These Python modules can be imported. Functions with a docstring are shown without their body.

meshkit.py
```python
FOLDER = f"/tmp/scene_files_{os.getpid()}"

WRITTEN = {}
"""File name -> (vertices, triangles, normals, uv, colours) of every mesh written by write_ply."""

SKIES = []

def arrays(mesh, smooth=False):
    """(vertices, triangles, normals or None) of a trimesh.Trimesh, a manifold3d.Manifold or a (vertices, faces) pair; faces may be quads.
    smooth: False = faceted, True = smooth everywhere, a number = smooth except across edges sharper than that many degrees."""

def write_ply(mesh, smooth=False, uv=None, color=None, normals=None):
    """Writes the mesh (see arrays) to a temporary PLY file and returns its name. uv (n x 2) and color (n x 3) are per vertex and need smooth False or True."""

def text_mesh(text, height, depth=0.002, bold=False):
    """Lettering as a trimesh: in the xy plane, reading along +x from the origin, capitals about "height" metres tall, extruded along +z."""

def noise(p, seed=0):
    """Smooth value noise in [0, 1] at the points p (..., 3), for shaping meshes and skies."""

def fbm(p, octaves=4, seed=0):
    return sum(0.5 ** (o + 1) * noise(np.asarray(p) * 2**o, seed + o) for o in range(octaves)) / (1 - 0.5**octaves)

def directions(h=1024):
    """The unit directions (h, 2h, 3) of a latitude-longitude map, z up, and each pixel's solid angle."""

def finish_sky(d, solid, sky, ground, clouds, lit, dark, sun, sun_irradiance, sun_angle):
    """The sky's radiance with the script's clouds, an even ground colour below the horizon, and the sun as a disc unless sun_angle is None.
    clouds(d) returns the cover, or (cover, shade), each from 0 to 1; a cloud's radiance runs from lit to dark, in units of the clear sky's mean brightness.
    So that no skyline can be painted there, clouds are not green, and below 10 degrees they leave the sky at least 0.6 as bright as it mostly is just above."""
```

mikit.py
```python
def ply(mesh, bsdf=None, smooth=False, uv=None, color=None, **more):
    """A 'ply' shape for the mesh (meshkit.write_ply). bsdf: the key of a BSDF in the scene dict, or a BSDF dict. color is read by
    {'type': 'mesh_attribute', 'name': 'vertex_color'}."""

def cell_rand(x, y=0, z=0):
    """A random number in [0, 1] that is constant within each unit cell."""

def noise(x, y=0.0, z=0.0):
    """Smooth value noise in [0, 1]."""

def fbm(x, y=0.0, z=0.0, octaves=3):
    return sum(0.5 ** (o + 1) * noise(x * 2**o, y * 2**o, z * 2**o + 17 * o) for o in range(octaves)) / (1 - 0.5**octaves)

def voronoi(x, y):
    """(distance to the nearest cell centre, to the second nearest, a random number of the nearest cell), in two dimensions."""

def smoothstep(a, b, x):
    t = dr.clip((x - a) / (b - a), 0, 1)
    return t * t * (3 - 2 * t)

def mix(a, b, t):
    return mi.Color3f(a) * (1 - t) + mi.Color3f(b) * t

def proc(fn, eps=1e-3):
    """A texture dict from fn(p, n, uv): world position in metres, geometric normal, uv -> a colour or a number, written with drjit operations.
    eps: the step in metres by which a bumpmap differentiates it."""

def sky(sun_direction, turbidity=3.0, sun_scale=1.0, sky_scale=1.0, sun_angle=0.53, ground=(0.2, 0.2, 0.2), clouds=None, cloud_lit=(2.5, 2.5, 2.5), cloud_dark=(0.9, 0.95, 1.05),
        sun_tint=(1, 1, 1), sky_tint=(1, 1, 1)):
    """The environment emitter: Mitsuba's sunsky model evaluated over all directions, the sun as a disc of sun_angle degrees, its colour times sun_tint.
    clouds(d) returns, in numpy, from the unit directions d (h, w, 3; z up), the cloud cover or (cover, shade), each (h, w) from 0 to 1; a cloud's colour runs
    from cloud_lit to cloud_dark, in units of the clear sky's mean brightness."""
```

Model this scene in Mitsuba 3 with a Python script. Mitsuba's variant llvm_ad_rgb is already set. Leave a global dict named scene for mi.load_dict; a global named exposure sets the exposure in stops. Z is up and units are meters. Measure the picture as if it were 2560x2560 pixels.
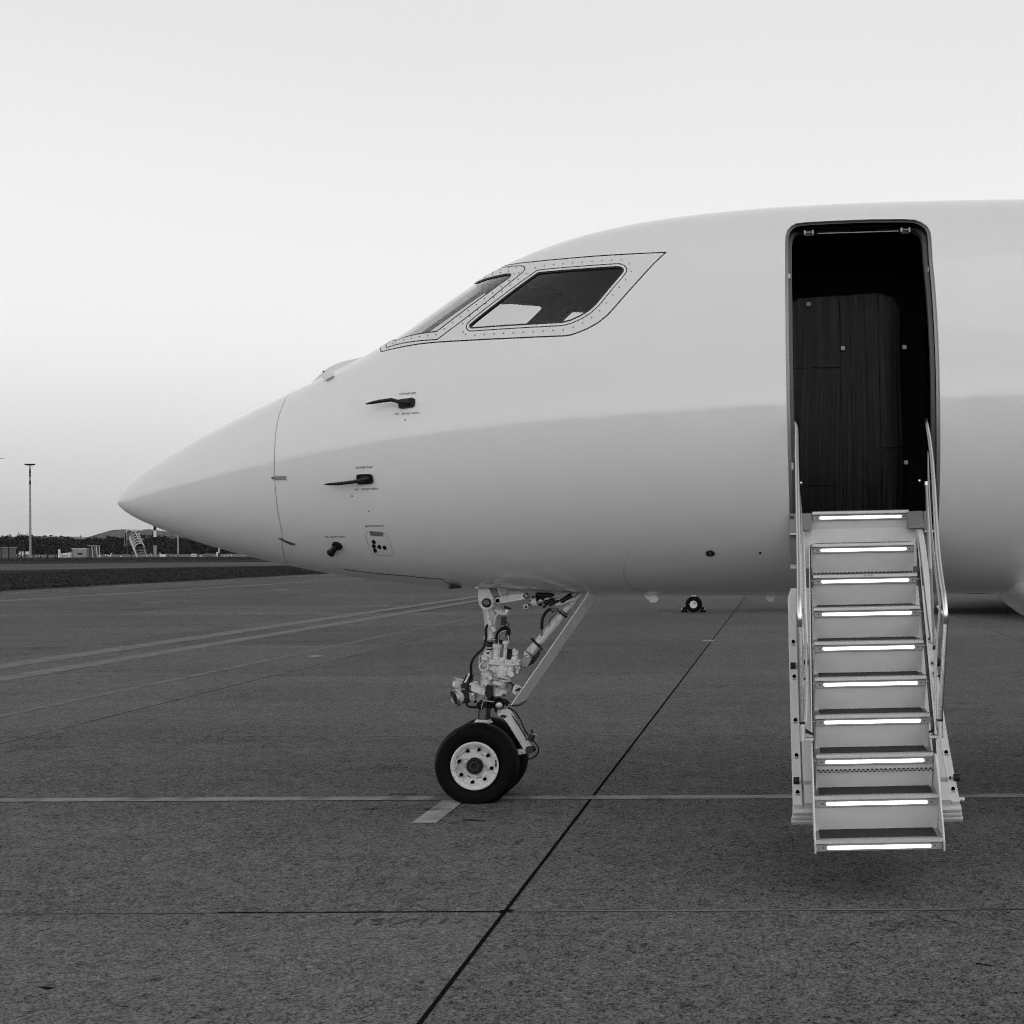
import math, random
import numpy as np, trimesh, drjit as dr, mitsuba as mi, mikit, meshkit
import manifold3d as m3
from scipy.interpolate import CubicSpline
from shapely.geometry import Polygon, LineString, Point
from shapely import affinity
from mikit import proc, noise, fbm, smoothstep, cell_rand, mix

random.seed(7)
rng = np.random.default_rng(7)
T = mi.ScalarTransform4f
scene, labels = {}, {}

# ------------------------------------------------------------------ camera, sky, exposure
EYE = np.array([0.0, -9.4, 1.66])
ROLL = 0.0044
scene['haze_air'] = {'type': 'homogeneous', 'albedo': {'type': 'rgb', 'value': [0.95, 0.95, 0.95]}, 'sigma_t': 3e-5}
scene['camera'] = {
    'type': 'perspective', 'fov': 40.173, 'fov_axis': 'x',
    'principal_point_offset_x': -0.2637, 'principal_point_offset_y': -0.0359,
    'near_clip': 0.05, 'far_clip': 60000.0,
    'to_world': T().look_at(origin=EYE.tolist(), target=[0, 0, 1.66], up=[math.sin(ROLL), 0, math.cos(ROLL)]),
    'medium': {'type': 'ref', 'id': 'haze_air'},
}


def cloud_deck(d):
    """An even overcast after sunset: full cover; brightest in a broad band behind the photographer and high up, greyer towards the horizon in front."""
    el = np.degrees(np.arcsin(np.clip(d[..., 2], -1, 1)))
    az = np.degrees(np.arctan2(d[..., 0], d[..., 1]))          # 0 = straight ahead, minus = left
    low = 1 - np.clip((el + 1.0) / 9.5, 0, 1)
    low = low * low * (3 - 2 * low)
    back = 0.5 + 0.5 * np.cos(np.radians(az - 165))             # 0 ahead .. 1 behind
    front = 1 - back
    band = np.exp(-((el - 9.5) / 8.5) ** 2)
    bright = 0.94 + 0.16 * band * front ** 0.5 - 0.66 * np.clip((el - 24) / 44, 0, 1) - 0.26 * low * front ** 0.5
    bright = bright + back ** 1.5 * (1.85 * np.exp(-(np.maximum(el - 4, 0) / 10.0) ** 2) + 0.34 * np.exp(-((el - 18) / 24.0) ** 2))
    n = meshkit.fbm(d * np.array([2.2, 2.2, 6.0]), 4, 3) - 0.5
    bright = bright * (1 + 0.05 * n)
    return np.ones(el.shape), np.clip(1 - bright / 3.0, 0, 1)


scene['sky'] = mikit.sky([0.45, -0.45, 0.75], turbidity=4, sun_scale=0.05, sun_angle=60.0, ground=(0.1, 0.1, 0.1), clouds=cloud_deck,
                         cloud_lit=(3.0, 3.0, 3.0), cloud_dark=(0.0, 0.0, 0.0), sun_tint=(0.80, 1.0, 1.45))
exposure = 3.1

# ------------------------------------------------------------------ helpers
PITCH = 0.016                                                    # the jet stands a little nose-down
cp, sp_ = math.cos(PITCH), math.sin(PITCH)


def level(v):
    """jet axes -> world"""
    v = np.asarray(v, float)
    x, y, z = v[..., 0], v[..., 1], v[..., 2] - EYE[2]
    return np.stack([x * cp - z * sp_, y, x * sp_ + z * cp + EYE[2]], -1)


COUNT = {}


def numbered(name):
    n = COUNT.get(name, 0)
    COUNT[name] = n + 1
    return name if n == 0 else f'{name}_{n:03d}'


def arr(mesh):
    if hasattr(mesh, 'to_mesh'):
        m = mesh.to_mesh()
        return np.array(m.vert_properties[:, :3]), np.array(m.tri_verts)
    return np.array(mesh.vertices), np.array(mesh.faces)


def put(name, mesh, bsdf, smooth=False, jet=False, label=None, cat=None, group=None, kind=None, **more):
    """one entry of scene; jet=True turns jet axes into world axes"""
    key = numbered(name)
    v, f = arr(mesh)
    if jet:
        v = level(v)
    scene[key] = mikit.ply(trimesh.Trimesh(v, f, process=False), bsdf, smooth, **more)
    tag(key, label, cat, group, kind)
    return key


def tag(key, label=None, cat=None, group=None, kind=None):
    e = {k: v for k, v in dict(label=label, category=cat, group=group, kind=kind).items() if v}
    if e:
        labels[key] = {**labels.get(key, {}), **e}


def thing(name, label, cat, group=None):
    key = numbered(name)
    tag(key, label, cat, group)
    return key


def join(*ms):
    return trimesh.util.concatenate([trimesh.Trimesh(*arr(m), process=False) for m in ms])


def box(x0, x1, y0, y1, z0, z1, b=0.0):
    if b <= 0:
        m = trimesh.creation.box(extents=(x1 - x0, y1 - y0, z1 - z0))
        m.apply_translation(((x0 + x1) / 2, (y0 + y1) / 2, (z0 + z1) / 2))
        return m
    b = min(b, (x1 - x0) * .45, (y1 - y0) * .45, (z1 - z0) * .45)
    p = []
    for ax in range(3):
        lo, hi = [x0 + b, y0 + b, z0 + b], [x1 - b, y1 - b, z1 - b]
        lo[ax] -= b
        hi[ax] += b
        p += [[(lo, hi)[i][0], (lo, hi)[j][1], (lo, hi)[k][2]] for i in (0, 1) for j in (0, 1) for k in (0, 1)]
    return trimesh.convex.convex_hull(np.array(p))


def frame_of(t):
    t = np.asarray(t, float) / np.linalg.norm(t)
    a = np.cross(t, [0, 0, 1.0] if abs(t[2]) < .9 else [1.0, 0, 0])
    a /= np.linalg.norm(a)
    return a, np.cross(t, a), t


def curve(pts, n=8):
    """a smooth path through the points"""
    p = np.asarray(pts, float)
    if len(p) < 3:
        return p
    t = np.r_[0, np.cumsum(np.linalg.norm(np.diff(p, axis=0), axis=1))]
    return CubicSpline(t, p)(np.linspace(0, t[-1], n * (len(p) - 1) + 1))


def tube(pts, r, sides=12, caps=True):
    p = np.asarray(pts, float)
    r = np.broadcast_to(np.asarray(r, float), (len(p),))
    t = np.gradient(p, axis=0)
    t /= np.linalg.norm(t, axis=1, keepdims=True) + 1e-12
    a, _, _ = frame_of(t[0])
    ang = np.arange(sides) * 2 * np.pi / sides
    v = []
    for i in range(len(p)):
        a = a - t[i] * np.dot(a, t[i])
        a /= np.linalg.norm(a)
        b = np.cross(t[i], a)
        v.append(p[i] + r[i] * (np.cos(ang)[:, None] * a + np.sin(ang)[:, None] * b))
    v = np.vstack(v)
    f = []
    for i in range(len(p) - 1):
        for j in range(sides):
            k = (j + 1) % sides
            A, B, C_, D = i * sides + j, i * sides + k, (i + 1) * sides + k, (i + 1) * sides + j
            f += [[A, B, C_], [A, C_, D]]
    if caps:
        n = len(v)
        v = np.vstack([v, p[0], p[-1]])
        e = (len(p) - 1) * sides
        for j in range(sides):
            k = (j + 1) % sides
            f += [[n, k, j], [n + 1, e + j, e + k]]
    return trimesh.Trimesh(v, f, process=False)


def cyl(p0, p1, r0, r1=None, sides=20):
    return tube([p0, p1], [r0, r0 if r1 is None else r1], sides)


def lathe(profile, origin, axis, sides=48):
    """profile: (radius, along) pairs turned round the axis"""
    a, b, t = frame_of(axis)
    ang = np.arange(sides) * 2 * np.pi / sides
    ring = np.cos(ang)[:, None] * a + np.sin(ang)[:, None] * b
    v = np.vstack([np.asarray(origin) + h * t + max(r, 1e-5) * ring for r, h in profile])
    f = []
    for i in range(len(profile) - 1):
        for j in range(sides):
            k = (j + 1) % sides
            A, B, C_, D = i * sides + j, i * sides + k, (i + 1) * sides + k, (i + 1) * sides + j
            f += [[A, B, C_], [A, C_, D]]
    return trimesh.Trimesh(v, f, process=False)


def slab_xz(poly, y0, y1):
    """a polygon in (x, z) made into a block between y0 and y1"""
    if not hasattr(poly, 'exterior'):
        poly = Polygon(poly)
    m = trimesh.creation.extrude_polygon(poly, y1 - y0, engine='earcut')
    v = m.vertices
    return trimesh.Trimesh(np.stack([v[:, 0], y1 - v[:, 2], v[:, 1]], -1), m.faces, process=False)


def slab_yz(poly, x0, x1):
    if not hasattr(poly, 'exterior'):
        poly = Polygon(poly)
    m = trimesh.creation.extrude_polygon(poly, x1 - x0, engine='earcut')
    v = m.vertices
    return trimesh.Trimesh(np.stack([x0 + v[:, 2], v[:, 0], v[:, 1]], -1), m.faces, process=False)


def slab_xy(poly, z0, z1):
    if not hasattr(poly, 'exterior'):
        poly = Polygon(poly)
    m = trimesh.creation.extrude_polygon(poly, z1 - z0, engine='earcut')
    m.apply_translation((0, 0, z0))
    return m


def fixed(v, f):
    m = trimesh.Trimesh(v, f, process=False)
    m.fix_normals()
    if m.volume < 0:
        m.invert()
    return m


def capsule(a, b, ra, rb):
    s = lambda c, r: trimesh.creation.icosphere(2, r).apply_translation(c)
    return trimesh.convex.convex_hull(np.vstack([s(a, ra).vertices, s(b, rb).vertices]))


# ------------------------------------------------------------------ materials
def grey(v, warm=0.004):
    return {'type': 'rgb', 'value': [v * (1 + warm), v, v * (1 - warm)]}


def paint_fn(base, amp, scale):
    def fn(p, n, uv):
        a = fbm(p.x * scale, p.y * scale, p.z * scale, 4) - 0.5
        b = noise(p.x * 230, p.y * 230, p.z * 230) - 0.5
        speck = smoothstep(0.985, 0.998, cell_rand(dr.floor(p.x * 160), dr.floor(p.y * 160), dr.floor(p.z * 160)))
        g = base * (1 + amp * a + 0.25 * amp * b) * (1 - 0.12 * amp * 20 * speck)
        return mi.Color3f(g * 1.002, g, g * 0.996)
    return fn


scene['white_paint'] = {'type': 'plastic', 'int_ior': 1.55, 'diffuse_reflectance': proc(paint_fn(0.735, 0.03, 1.3))}
scene['frame_paint'] = {'type': 'roughplastic', 'distribution': 'ggx', 'alpha': 0.08, 'int_ior': 1.5, 'diffuse_reflectance': proc(paint_fn(0.735, 0.03, 2.0))}
scene['gear_paint'] = {'type': 'roughplastic', 'distribution': 'ggx', 'alpha': 0.16, 'int_ior': 1.45, 'diffuse_reflectance': None}
scene['stair_paint'] = {'type': 'roughplastic', 'distribution': 'ggx', 'alpha': 0.22, 'int_ior': 1.45, 'diffuse_reflectance': proc(paint_fn(0.81, 0.05, 5.0))}


def gear_fn(p, n, uv):
    a = fbm(p.x * 9, p.y * 9, p.z * 9, 4)
    b = fbm(p.x * 45 + 7, p.y * 45, p.z * 45, 3)
    stain = smoothstep(0.60, 0.74, a) * 0.45 + smoothstep(0.62, 0.72, b) * 0.40
    g = 0.66 * (1 - dr.minimum(stain, 0.75))
    return mi.Color3f(g * 1.006, g, g * 0.985)


scene['gear_paint']['diffuse_reflectance'] = proc(gear_fn)
scene['seal_black'] = {'type': 'roughplastic', 'alpha': 0.25, 'diffuse_reflectance': grey(0.018)}
scene['rubber'] = {'type': 'principled', 'base_color': proc(lambda p, n, uv: mi.Color3f(0.0025 + 0.003 * fbm(p.x * 30, p.y * 30, p.z * 30, 3))), 'roughness': 0.6, 'specular': 0.07}
scene['black_metal'] = {'type': 'roughplastic', 'alpha': 0.2, 'diffuse_reflectance': grey(0.009), 'specular_reflectance': grey(0.55)}
scene['hose_black'] = {'type': 'roughplastic', 'alpha': 0.3, 'diffuse_reflectance': grey(0.006), 'specular_reflectance': grey(0.45)}
scene['dark_metal'] = {'type': 'roughconductor', 'alpha': 0.28, 'specular_reflectance': grey(0.42), 'material': 'Al'}
scene['aluminium'] = {'type': 'roughconductor', 'alpha': 0.34, 'specular_reflectance': grey(0.62), 'material': 'Al'}
scene['alu_dull'] = {'type': 'roughconductor', 'alpha': 0.42, 'specular_reflectance': grey(0.34), 'material': 'Al'}
scene['chrome'] = {'type': 'roughconductor', 'alpha': 0.09, 'specular_reflectance': grey(0.86), 'material': 'Al'}
scene['glass_pane'] = {'type': 'thindielectric', 'int_ior': 1.45, 'specular_transmittance': grey(0.80)}
scene['lamp_glass'] = {'type': 'thindielectric', 'int_ior': 1.5}
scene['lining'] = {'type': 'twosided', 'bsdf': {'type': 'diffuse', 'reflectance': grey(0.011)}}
scene['trim_grey'] = {'type': 'roughplastic', 'alpha': 0.25, 'diffuse_reflectance': grey(0.13)}
scene['label_black'] = {'type': 'diffuse', 'reflectance': grey(0.05)}
scene['label_grey'] = {'type': 'diffuse', 'reflectance': grey(0.16)}
scene['tread_rubber'] = {'type': 'principled', 'base_color': proc(lambda p, n, uv: mi.Color3f(0.016 + 0.014 * noise(p.x * 300, p.y * 300, p.z * 300))), 'roughness': 0.7, 'specular': 0.3}
scene['door_paint'] = {'type': 'roughplastic', 'alpha': 0.1, 'diffuse_reflectance': grey(0.86)}
scene['dark_piston'] = {'type': 'roughconductor', 'alpha': 0.12, 'specular_reflectance': grey(0.16), 'material': 'Al'}
scene['trim_light'] = {'type': 'roughplastic', 'alpha': 0.25, 'diffuse_reflectance': grey(0.21)}
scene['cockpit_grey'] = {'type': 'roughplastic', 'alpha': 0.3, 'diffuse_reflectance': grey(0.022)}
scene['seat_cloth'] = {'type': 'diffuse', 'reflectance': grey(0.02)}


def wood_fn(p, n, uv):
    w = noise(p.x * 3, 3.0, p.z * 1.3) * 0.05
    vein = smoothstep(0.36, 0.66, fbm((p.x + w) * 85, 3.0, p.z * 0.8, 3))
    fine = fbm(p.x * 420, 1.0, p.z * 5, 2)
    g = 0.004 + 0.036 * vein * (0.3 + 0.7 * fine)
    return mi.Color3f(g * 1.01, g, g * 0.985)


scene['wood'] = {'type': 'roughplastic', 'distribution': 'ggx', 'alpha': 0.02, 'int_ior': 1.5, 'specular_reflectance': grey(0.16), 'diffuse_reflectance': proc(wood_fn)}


def apron_fn(p, n, uv):
    x, y = p.x, p.y
    sx, sy = dr.floor((x + 1.28) / 5.5), dr.floor((y + 2.97) / 6.1)
    slab = cell_rand(sx, sy, 5)
    big = fbm(x * 0.35, y * 0.55, 2.0, 4) - 0.5
    streak = fbm(x * 0.22, y * 2.1, 9.0, 4) - 0.5
    mid = fbm(x * 5, y * 5, 4.0, 3) - 0.5
    g1 = noise(x * 46, y * 46, 1.0) - 0.5
    g2 = noise(x * 105, y * 105, 7.0) - 0.5
    g0 = noise(x * 210, y * 150, 11.0) - 0.5
    g3 = noise(x * 21, y * 21, 3.0) - 0.5
    g4 = noise(x * 9.3, y * 9.3, 13.0) - 0.5
    chip = smoothstep(0.80, 0.93, noise(x * 62, y * 62, 21.0)) - 0.8 * smoothstep(0.78, 0.95, noise(x * 38 + 9, y * 38, 33.0))
    # rubber traces and oil spots
    spots = smoothstep(0.70, 0.80, noise(x * 1.1 + 40, y * 1.6, 5.0)) * smoothstep(0.5, 0.7, noise(x * 9, y * 9, 15.0))
    g = 0.122 * (1 + 0.20 * (slab - 0.5) + 0.30 * big + 0.20 * streak + 0.16 * mid + 0.42 * g1 + 0.90 * g2 + 0.95 * g0 + 0.22 * g3 + 0.12 * g4 + 0.38 * chip - 0.16 * spots)
    g = dr.maximum(g, 0.02)
    return mi.Color3f(g * 1.006, g, g * 0.985)


scene['apron_concrete'] = {'type': 'diffuse', 'reflectance': proc(apron_fn)}
scene['joint_black'] = {'type': 'diffuse', 'reflectance': grey(0.009)}
scene['joint_pale'] = {'type': 'diffuse', 'reflectance': proc(lambda p, n, uv: mi.Color3f(0.075 + 0.14 * smoothstep(0.42, 0.6, fbm(p.x * 0.9, p.y * 0.9, 3.0, 3))))}


scene['joint_worn'] = {'type': 'diffuse', 'reflectance': proc(lambda p, n, uv: mi.Color3f(0.018 + 0.10 * smoothstep(0.40, 0.56, fbm(p.x * 0.55 + 3, p.y * 0.55, 8.0, 4))))}


def line_fn(lo, hi):
    def fn(p, n, uv):
        wear = smoothstep(0.25, 0.62, fbm(p.x * 7, p.y * 7, 1.0, 4)) * (0.7 + 0.3 * noise(p.x * 70, p.y * 70, 0.0))
        g = lo + (hi - lo) * wear
        return mi.Color3f(g * 1.006, g, g * 0.985)
    return fn


scene['line_paint'] = {'type': 'diffuse', 'reflectance': proc(line_fn(0.16, 0.29))}
scene['line_bright'] = {'type': 'diffuse', 'reflectance': proc(line_fn(0.22, 0.38))}
scene['line_faded'] = {'type': 'diffuse', 'reflectance': proc(line_fn(0.155, 0.205))}
scene['line_ghost'] = {'type': 'diffuse', 'reflectance': proc(line_fn(0.135, 0.19))}
scene['stencil'] = {'type': 'diffuse', 'reflectance': proc(line_fn(0.065, 0.10))}


def grass_fn(p, n, uv):
    g = 0.026 + 0.048 * fbm(p.x * 0.5, p.y * 0.22, 1.0, 4) * (0.4 + noise(p.x * 3, p.y * 1.2, 2.0))
    return mi.Color3f(g)


scene['grass_ground'] = {'type': 'diffuse', 'reflectance': proc(grass_fn)}
scene['grass_blade'] = {'type': 'twosided', 'bsdf': {'type': 'diffuse', 'reflectance': grey(0.035)}}
scene['taxi_asphalt'] = {'type': 'diffuse', 'reflectance': proc(lambda p, n, uv: mi.Color3f(0.085 + 0.05 * fbm(p.x * 0.15, p.y * 0.05, 1.0, 4)))}
scene['runway_asphalt'] = {'type': 'diffuse', 'reflectance': proc(lambda p, n, uv: mi.Color3f(0.10 + 0.08 * fbm(p.x * 0.05, p.y * 0.02, 1.0, 4)))}
scene['leaf_dark'] = {'type': 'twosided', 'bsdf': {'type': 'diffuse', 'reflectance': proc(lambda p, n, uv: mi.Color3f(0.007 + 0.005 * noise(p.x * 0.1, p.y * 0.1, p.z * 0.3)))}}
scene['hill_woods'] = {'type': 'diffuse', 'reflectance': proc(lambda p, n, uv: mi.Color3f(0.035 + 0.03 * fbm(p.x * 0.02, p.y * 0.02, p.z * 0.05, 3)))}
scene['far_white'] = {'type': 'diffuse', 'reflectance': grey(0.62)}
scene['far_grey'] = {'type': 'diffuse', 'reflectance': grey(0.26)}
scene['far_mid'] = {'type': 'diffuse', 'reflectance': grey(0.13)}
scene['far_mid_metal'] = {'type': 'roughplastic', 'alpha': 0.3, 'diffuse_reflectance': grey(0.03), 'specular_reflectance': grey(0.6)}
scene['far_black'] = {'type': 'diffuse', 'reflectance': grey(0.015)}
scene['far_lens'] = {'type': 'roughplastic', 'alpha': 0.1, 'diffuse_reflectance': grey(0.92, 0)}
scene['crow_black'] = {'type': 'roughplastic', 'alpha': 0.3, 'diffuse_reflectance': grey(0.012)}

# ------------------------------------------------------------------ haze box
scene['haze'] = {'type': 'cube', 'to_world': T().translate([0, 4000, 300]).scale([24000, 24000, 303]), 'bsdf': {'type': 'null'}, 'interior': {'type': 'ref', 'id': 'haze_air'}}
tag('haze', 'thin grey air that pales the far hills', 'haze', kind='stuff')

# ------------------------------------------------------------------ ground, apron, taxiway, grass
quad = lambda x0, x1, y0, y1, z: trimesh.Trimesh([[x0, y0, z], [x1, y0, z], [x1, y1, z], [x0, y1, z]], [[0, 1, 2], [0, 2, 3]], process=False)


def sheet(poly, z):
    p = Polygon(poly)
    v, f = trimesh.creation.triangulate_polygon(p, engine='earcut')
    v = np.c_[v, np.full(len(v), z)]
    n = np.cross(v[f[:, 1]] - v[f[:, 0]], v[f[:, 2]] - v[f[:, 0]])
    f = np.where(n[:, 2:3] > 0, f, f[:, ::-1])
    return trimesh.Trimesh(v, f, process=False)


put('ground', quad(-19000, 19000, -19000, 26000, -0.06), 'grass_ground', label='wide flat airfield ground reaching to the wooded skyline', kind='structure')
put('apron', quad(-33.3, 160, -70, 190, -0.010), 'apron_concrete', label='grey concrete aircraft apron laid in large slabs', kind='structure')
put('taxiway', sheet([(-33.3, 193), (-67.6, 121), (-115, 21), (-260, 21), (-190, 138), (-107, 191), (-77, 210), (-40, 233), (60, 290), (160, 290), (160, 190), (-33.3, 190)], -0.030),
    'taxi_asphalt', label='pale taxiway between two strips of grass', kind='structure')
put('runway', quad(-1400, 1400, 395, 860, -0.030), 'runway_asphalt', label='distant runway in front of the tree line', kind='structure')

XJ = [-23.28, -17.78, -12.28, -6.78, -1.28, 4.22, 9.72, 15.22]
YJ = [-15.17, -9.07, -2.97, 3.13, 9.23, 15.33, 21.43, 27.53]
for i in range(7):
    for j in range(7):
        gx0, gx1 = (0.009 if i == 4 else 0.006), (0.009 if i == 3 else 0.006)
        gy0, gy1 = (0.011 if j == 2 else 0.005), (0.011 if j == 1 else 0.005)
        z = rng.uniform(-0.0010, 0.0)
        s = box(XJ[i] + gx0, XJ[i + 1] - gx1, YJ[j] + gy0, YJ[j + 1] - gy1, -0.009, z, 0.003)
        put('apron__slab', s, 'apron_concrete')
for i, x in enumerate(XJ):
    w = 0.0088 if i == 4 else 0.0058
    put('apron__joint_sealant', quad(x - w, x + w, YJ[0], YJ[-1] if i != 4 else 70, 0.0006), 'joint_black' if i == 4 else 'joint_worn' if i in (3, 5) else 'joint_pale')
for j, y in enumerate(YJ):
    a, b = XJ[0], XJ[-1]
    if j == 2:                                                    # black left of the long joint, worn pale right of it
        put('apron__joint_sealant', quad(-2.6, -1.3, y - .0075, y + .0075, 0.0011), 'joint_black')
        put('apron__joint_sealant', quad(a, -2.6, y - .0065, y + .0065, 0.0011), 'joint_worn')
        put('apron__joint_sealant', quad(-1.26, b, y - .0108, y - .004, 0.0011), 'joint_worn')
        put('apron__joint_sealant', quad(-1.26, b, y - .004, y + .0108, 0.0011), 'joint_pale')
    else:
        put('apron__joint_sealant', quad(a, b, y - .0048, y + .0048, 0.0011), 'joint_worn' if j in (4, 6) else 'joint_pale')
# a blob of sealant where the two joints cross
ang = np.linspace(0, 2 * np.pi, 26)[:-1]
put('apron__sealant_blob', sheet([(-1.28 + (0.030 + 0.012 * math.sin(3 * t + 1)) * math.cos(t), -2.97 + (0.030 + 0.010 * math.sin(2 * t)) * math.sin(t)) for t in ang], 0.0018), 'joint_black')


def strip(a, b, w, z=0.0035):
    a, b = np.asarray(a, float), np.asarray(b, float)
    d = (b - a) / np.linalg.norm(b - a)
    n = np.array([-d[1], d[0]]) * w / 2
    return sheet([a - n, b - n, b + n, a + n], z)


put('apron__lead_in_line', strip((-24, -0.045), (24, -0.025), 0.135), 'line_paint')
put('apron__stop_bar', strip((-2.185, -0.885), (-2.185, -0.115), 0.15), 'line_bright')
put('apron__parking_line', strip((-23, 27.52), (15, 27.52), 0.10), 'line_bright')
put('apron__taxi_line', strip((-11.40, 9.0), (-10.55, 60), 0.50), 'line_faded')
put('apron__taxi_line', strip((-10.24, 7.0), (-9.75, 60), 0.42), 'line_faded')
put('apron__taxi_line', strip((-7.97, 2.0), (-7.60, 26), 0.14), 'line_ghost')
put('apron__edge_line', strip((-26.8, 36), (-24.9, 80), 0.20, -0.006), 'line_bright')
put('apron__edge_seam', strip((-31.3, 30), (-31.2, 120), 0.30, -0.006), 'joint_pale')
for a, b, w in (((-22.080,51.191), (-21.425,51.693), .35), ((-20.886,36.358), (-20.480,36.829), .3), ((-7.454,12.707), (-7.240,12.613), .22), ((-12.323,33.151), (-11.947,33.110), .3), ((-3.107,26.759), (-2.815,26.731), .25), ((-1.449,15.958), (-1.231,15.943), .36)):
    put('apron__paint_mark', strip(a, b, w, 0.0038 if a[1] < 27 else -.006), 'line_bright')
for a, b, w in (((-2.300,-0.435), (-2.120,-0.439), .02), ((-2.689,0.130), (-2.496,0.141), .016), ((-1.976,-0.786), (-1.820,-0.827), .016), ((-2.713,-0.425), (-2.571,-0.428), .012), ((0.767,-3.814), (0.826,-3.847), .012), ((-2.825,-4.069), (-2.782,-4.084), .018)):
    put('apron__tar_mark', strip(a, b, w, 0.0038), 'joint_black')
# stencilled slab number beside the joint, drawn as separate strokes
ST = lambda x, y: (x, y)
for stroke in ([(-1.905, -3.19), (-1.905, -3.09)], [(-1.80, -3.09), (-1.85, -3.11), (-1.80, -3.145), (-1.79, -3.18), (-1.83, -3.19)], [(-1.735, -3.185), (-1.655, -3.09)],
               [(-1.615, -3.185), (-1.605, -3.09)], [(-1.53, -3.185), (-1.515, -3.09)], [(-1.455, -3.18), (-1.445, -3.10)]):
    sh = LineString(stroke).buffer(0.0075, cap_style=2)
    put('apron__stencil_stroke', sheet(list(sh.exterior.coords)[:-1], 0.0030), 'stencil')

g1 = [(-33.3, 20), (-33.3, 193), (-67.6, 121), (-115, 21)]
put('grass_strip', slab_xy(Polygon(g1), -0.04, 0.05), 'grass_ground', label='dark mown grass strip between the apron and the taxiway', cat='grass', kind='stuff')
g2 = [(-1400, 394), (-420, 394), (-48, 394), (-35, 340), (-42, 262), (-77, 212), (-107, 193), (-190, 140), (-300, 70)]
put('grass_strip_far', slab_xy(Polygon(g2), -0.04, 0.04), 'grass_ground', label='far dark grass strip beyond the taxiway', cat='grass', kind='stuff')


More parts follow.
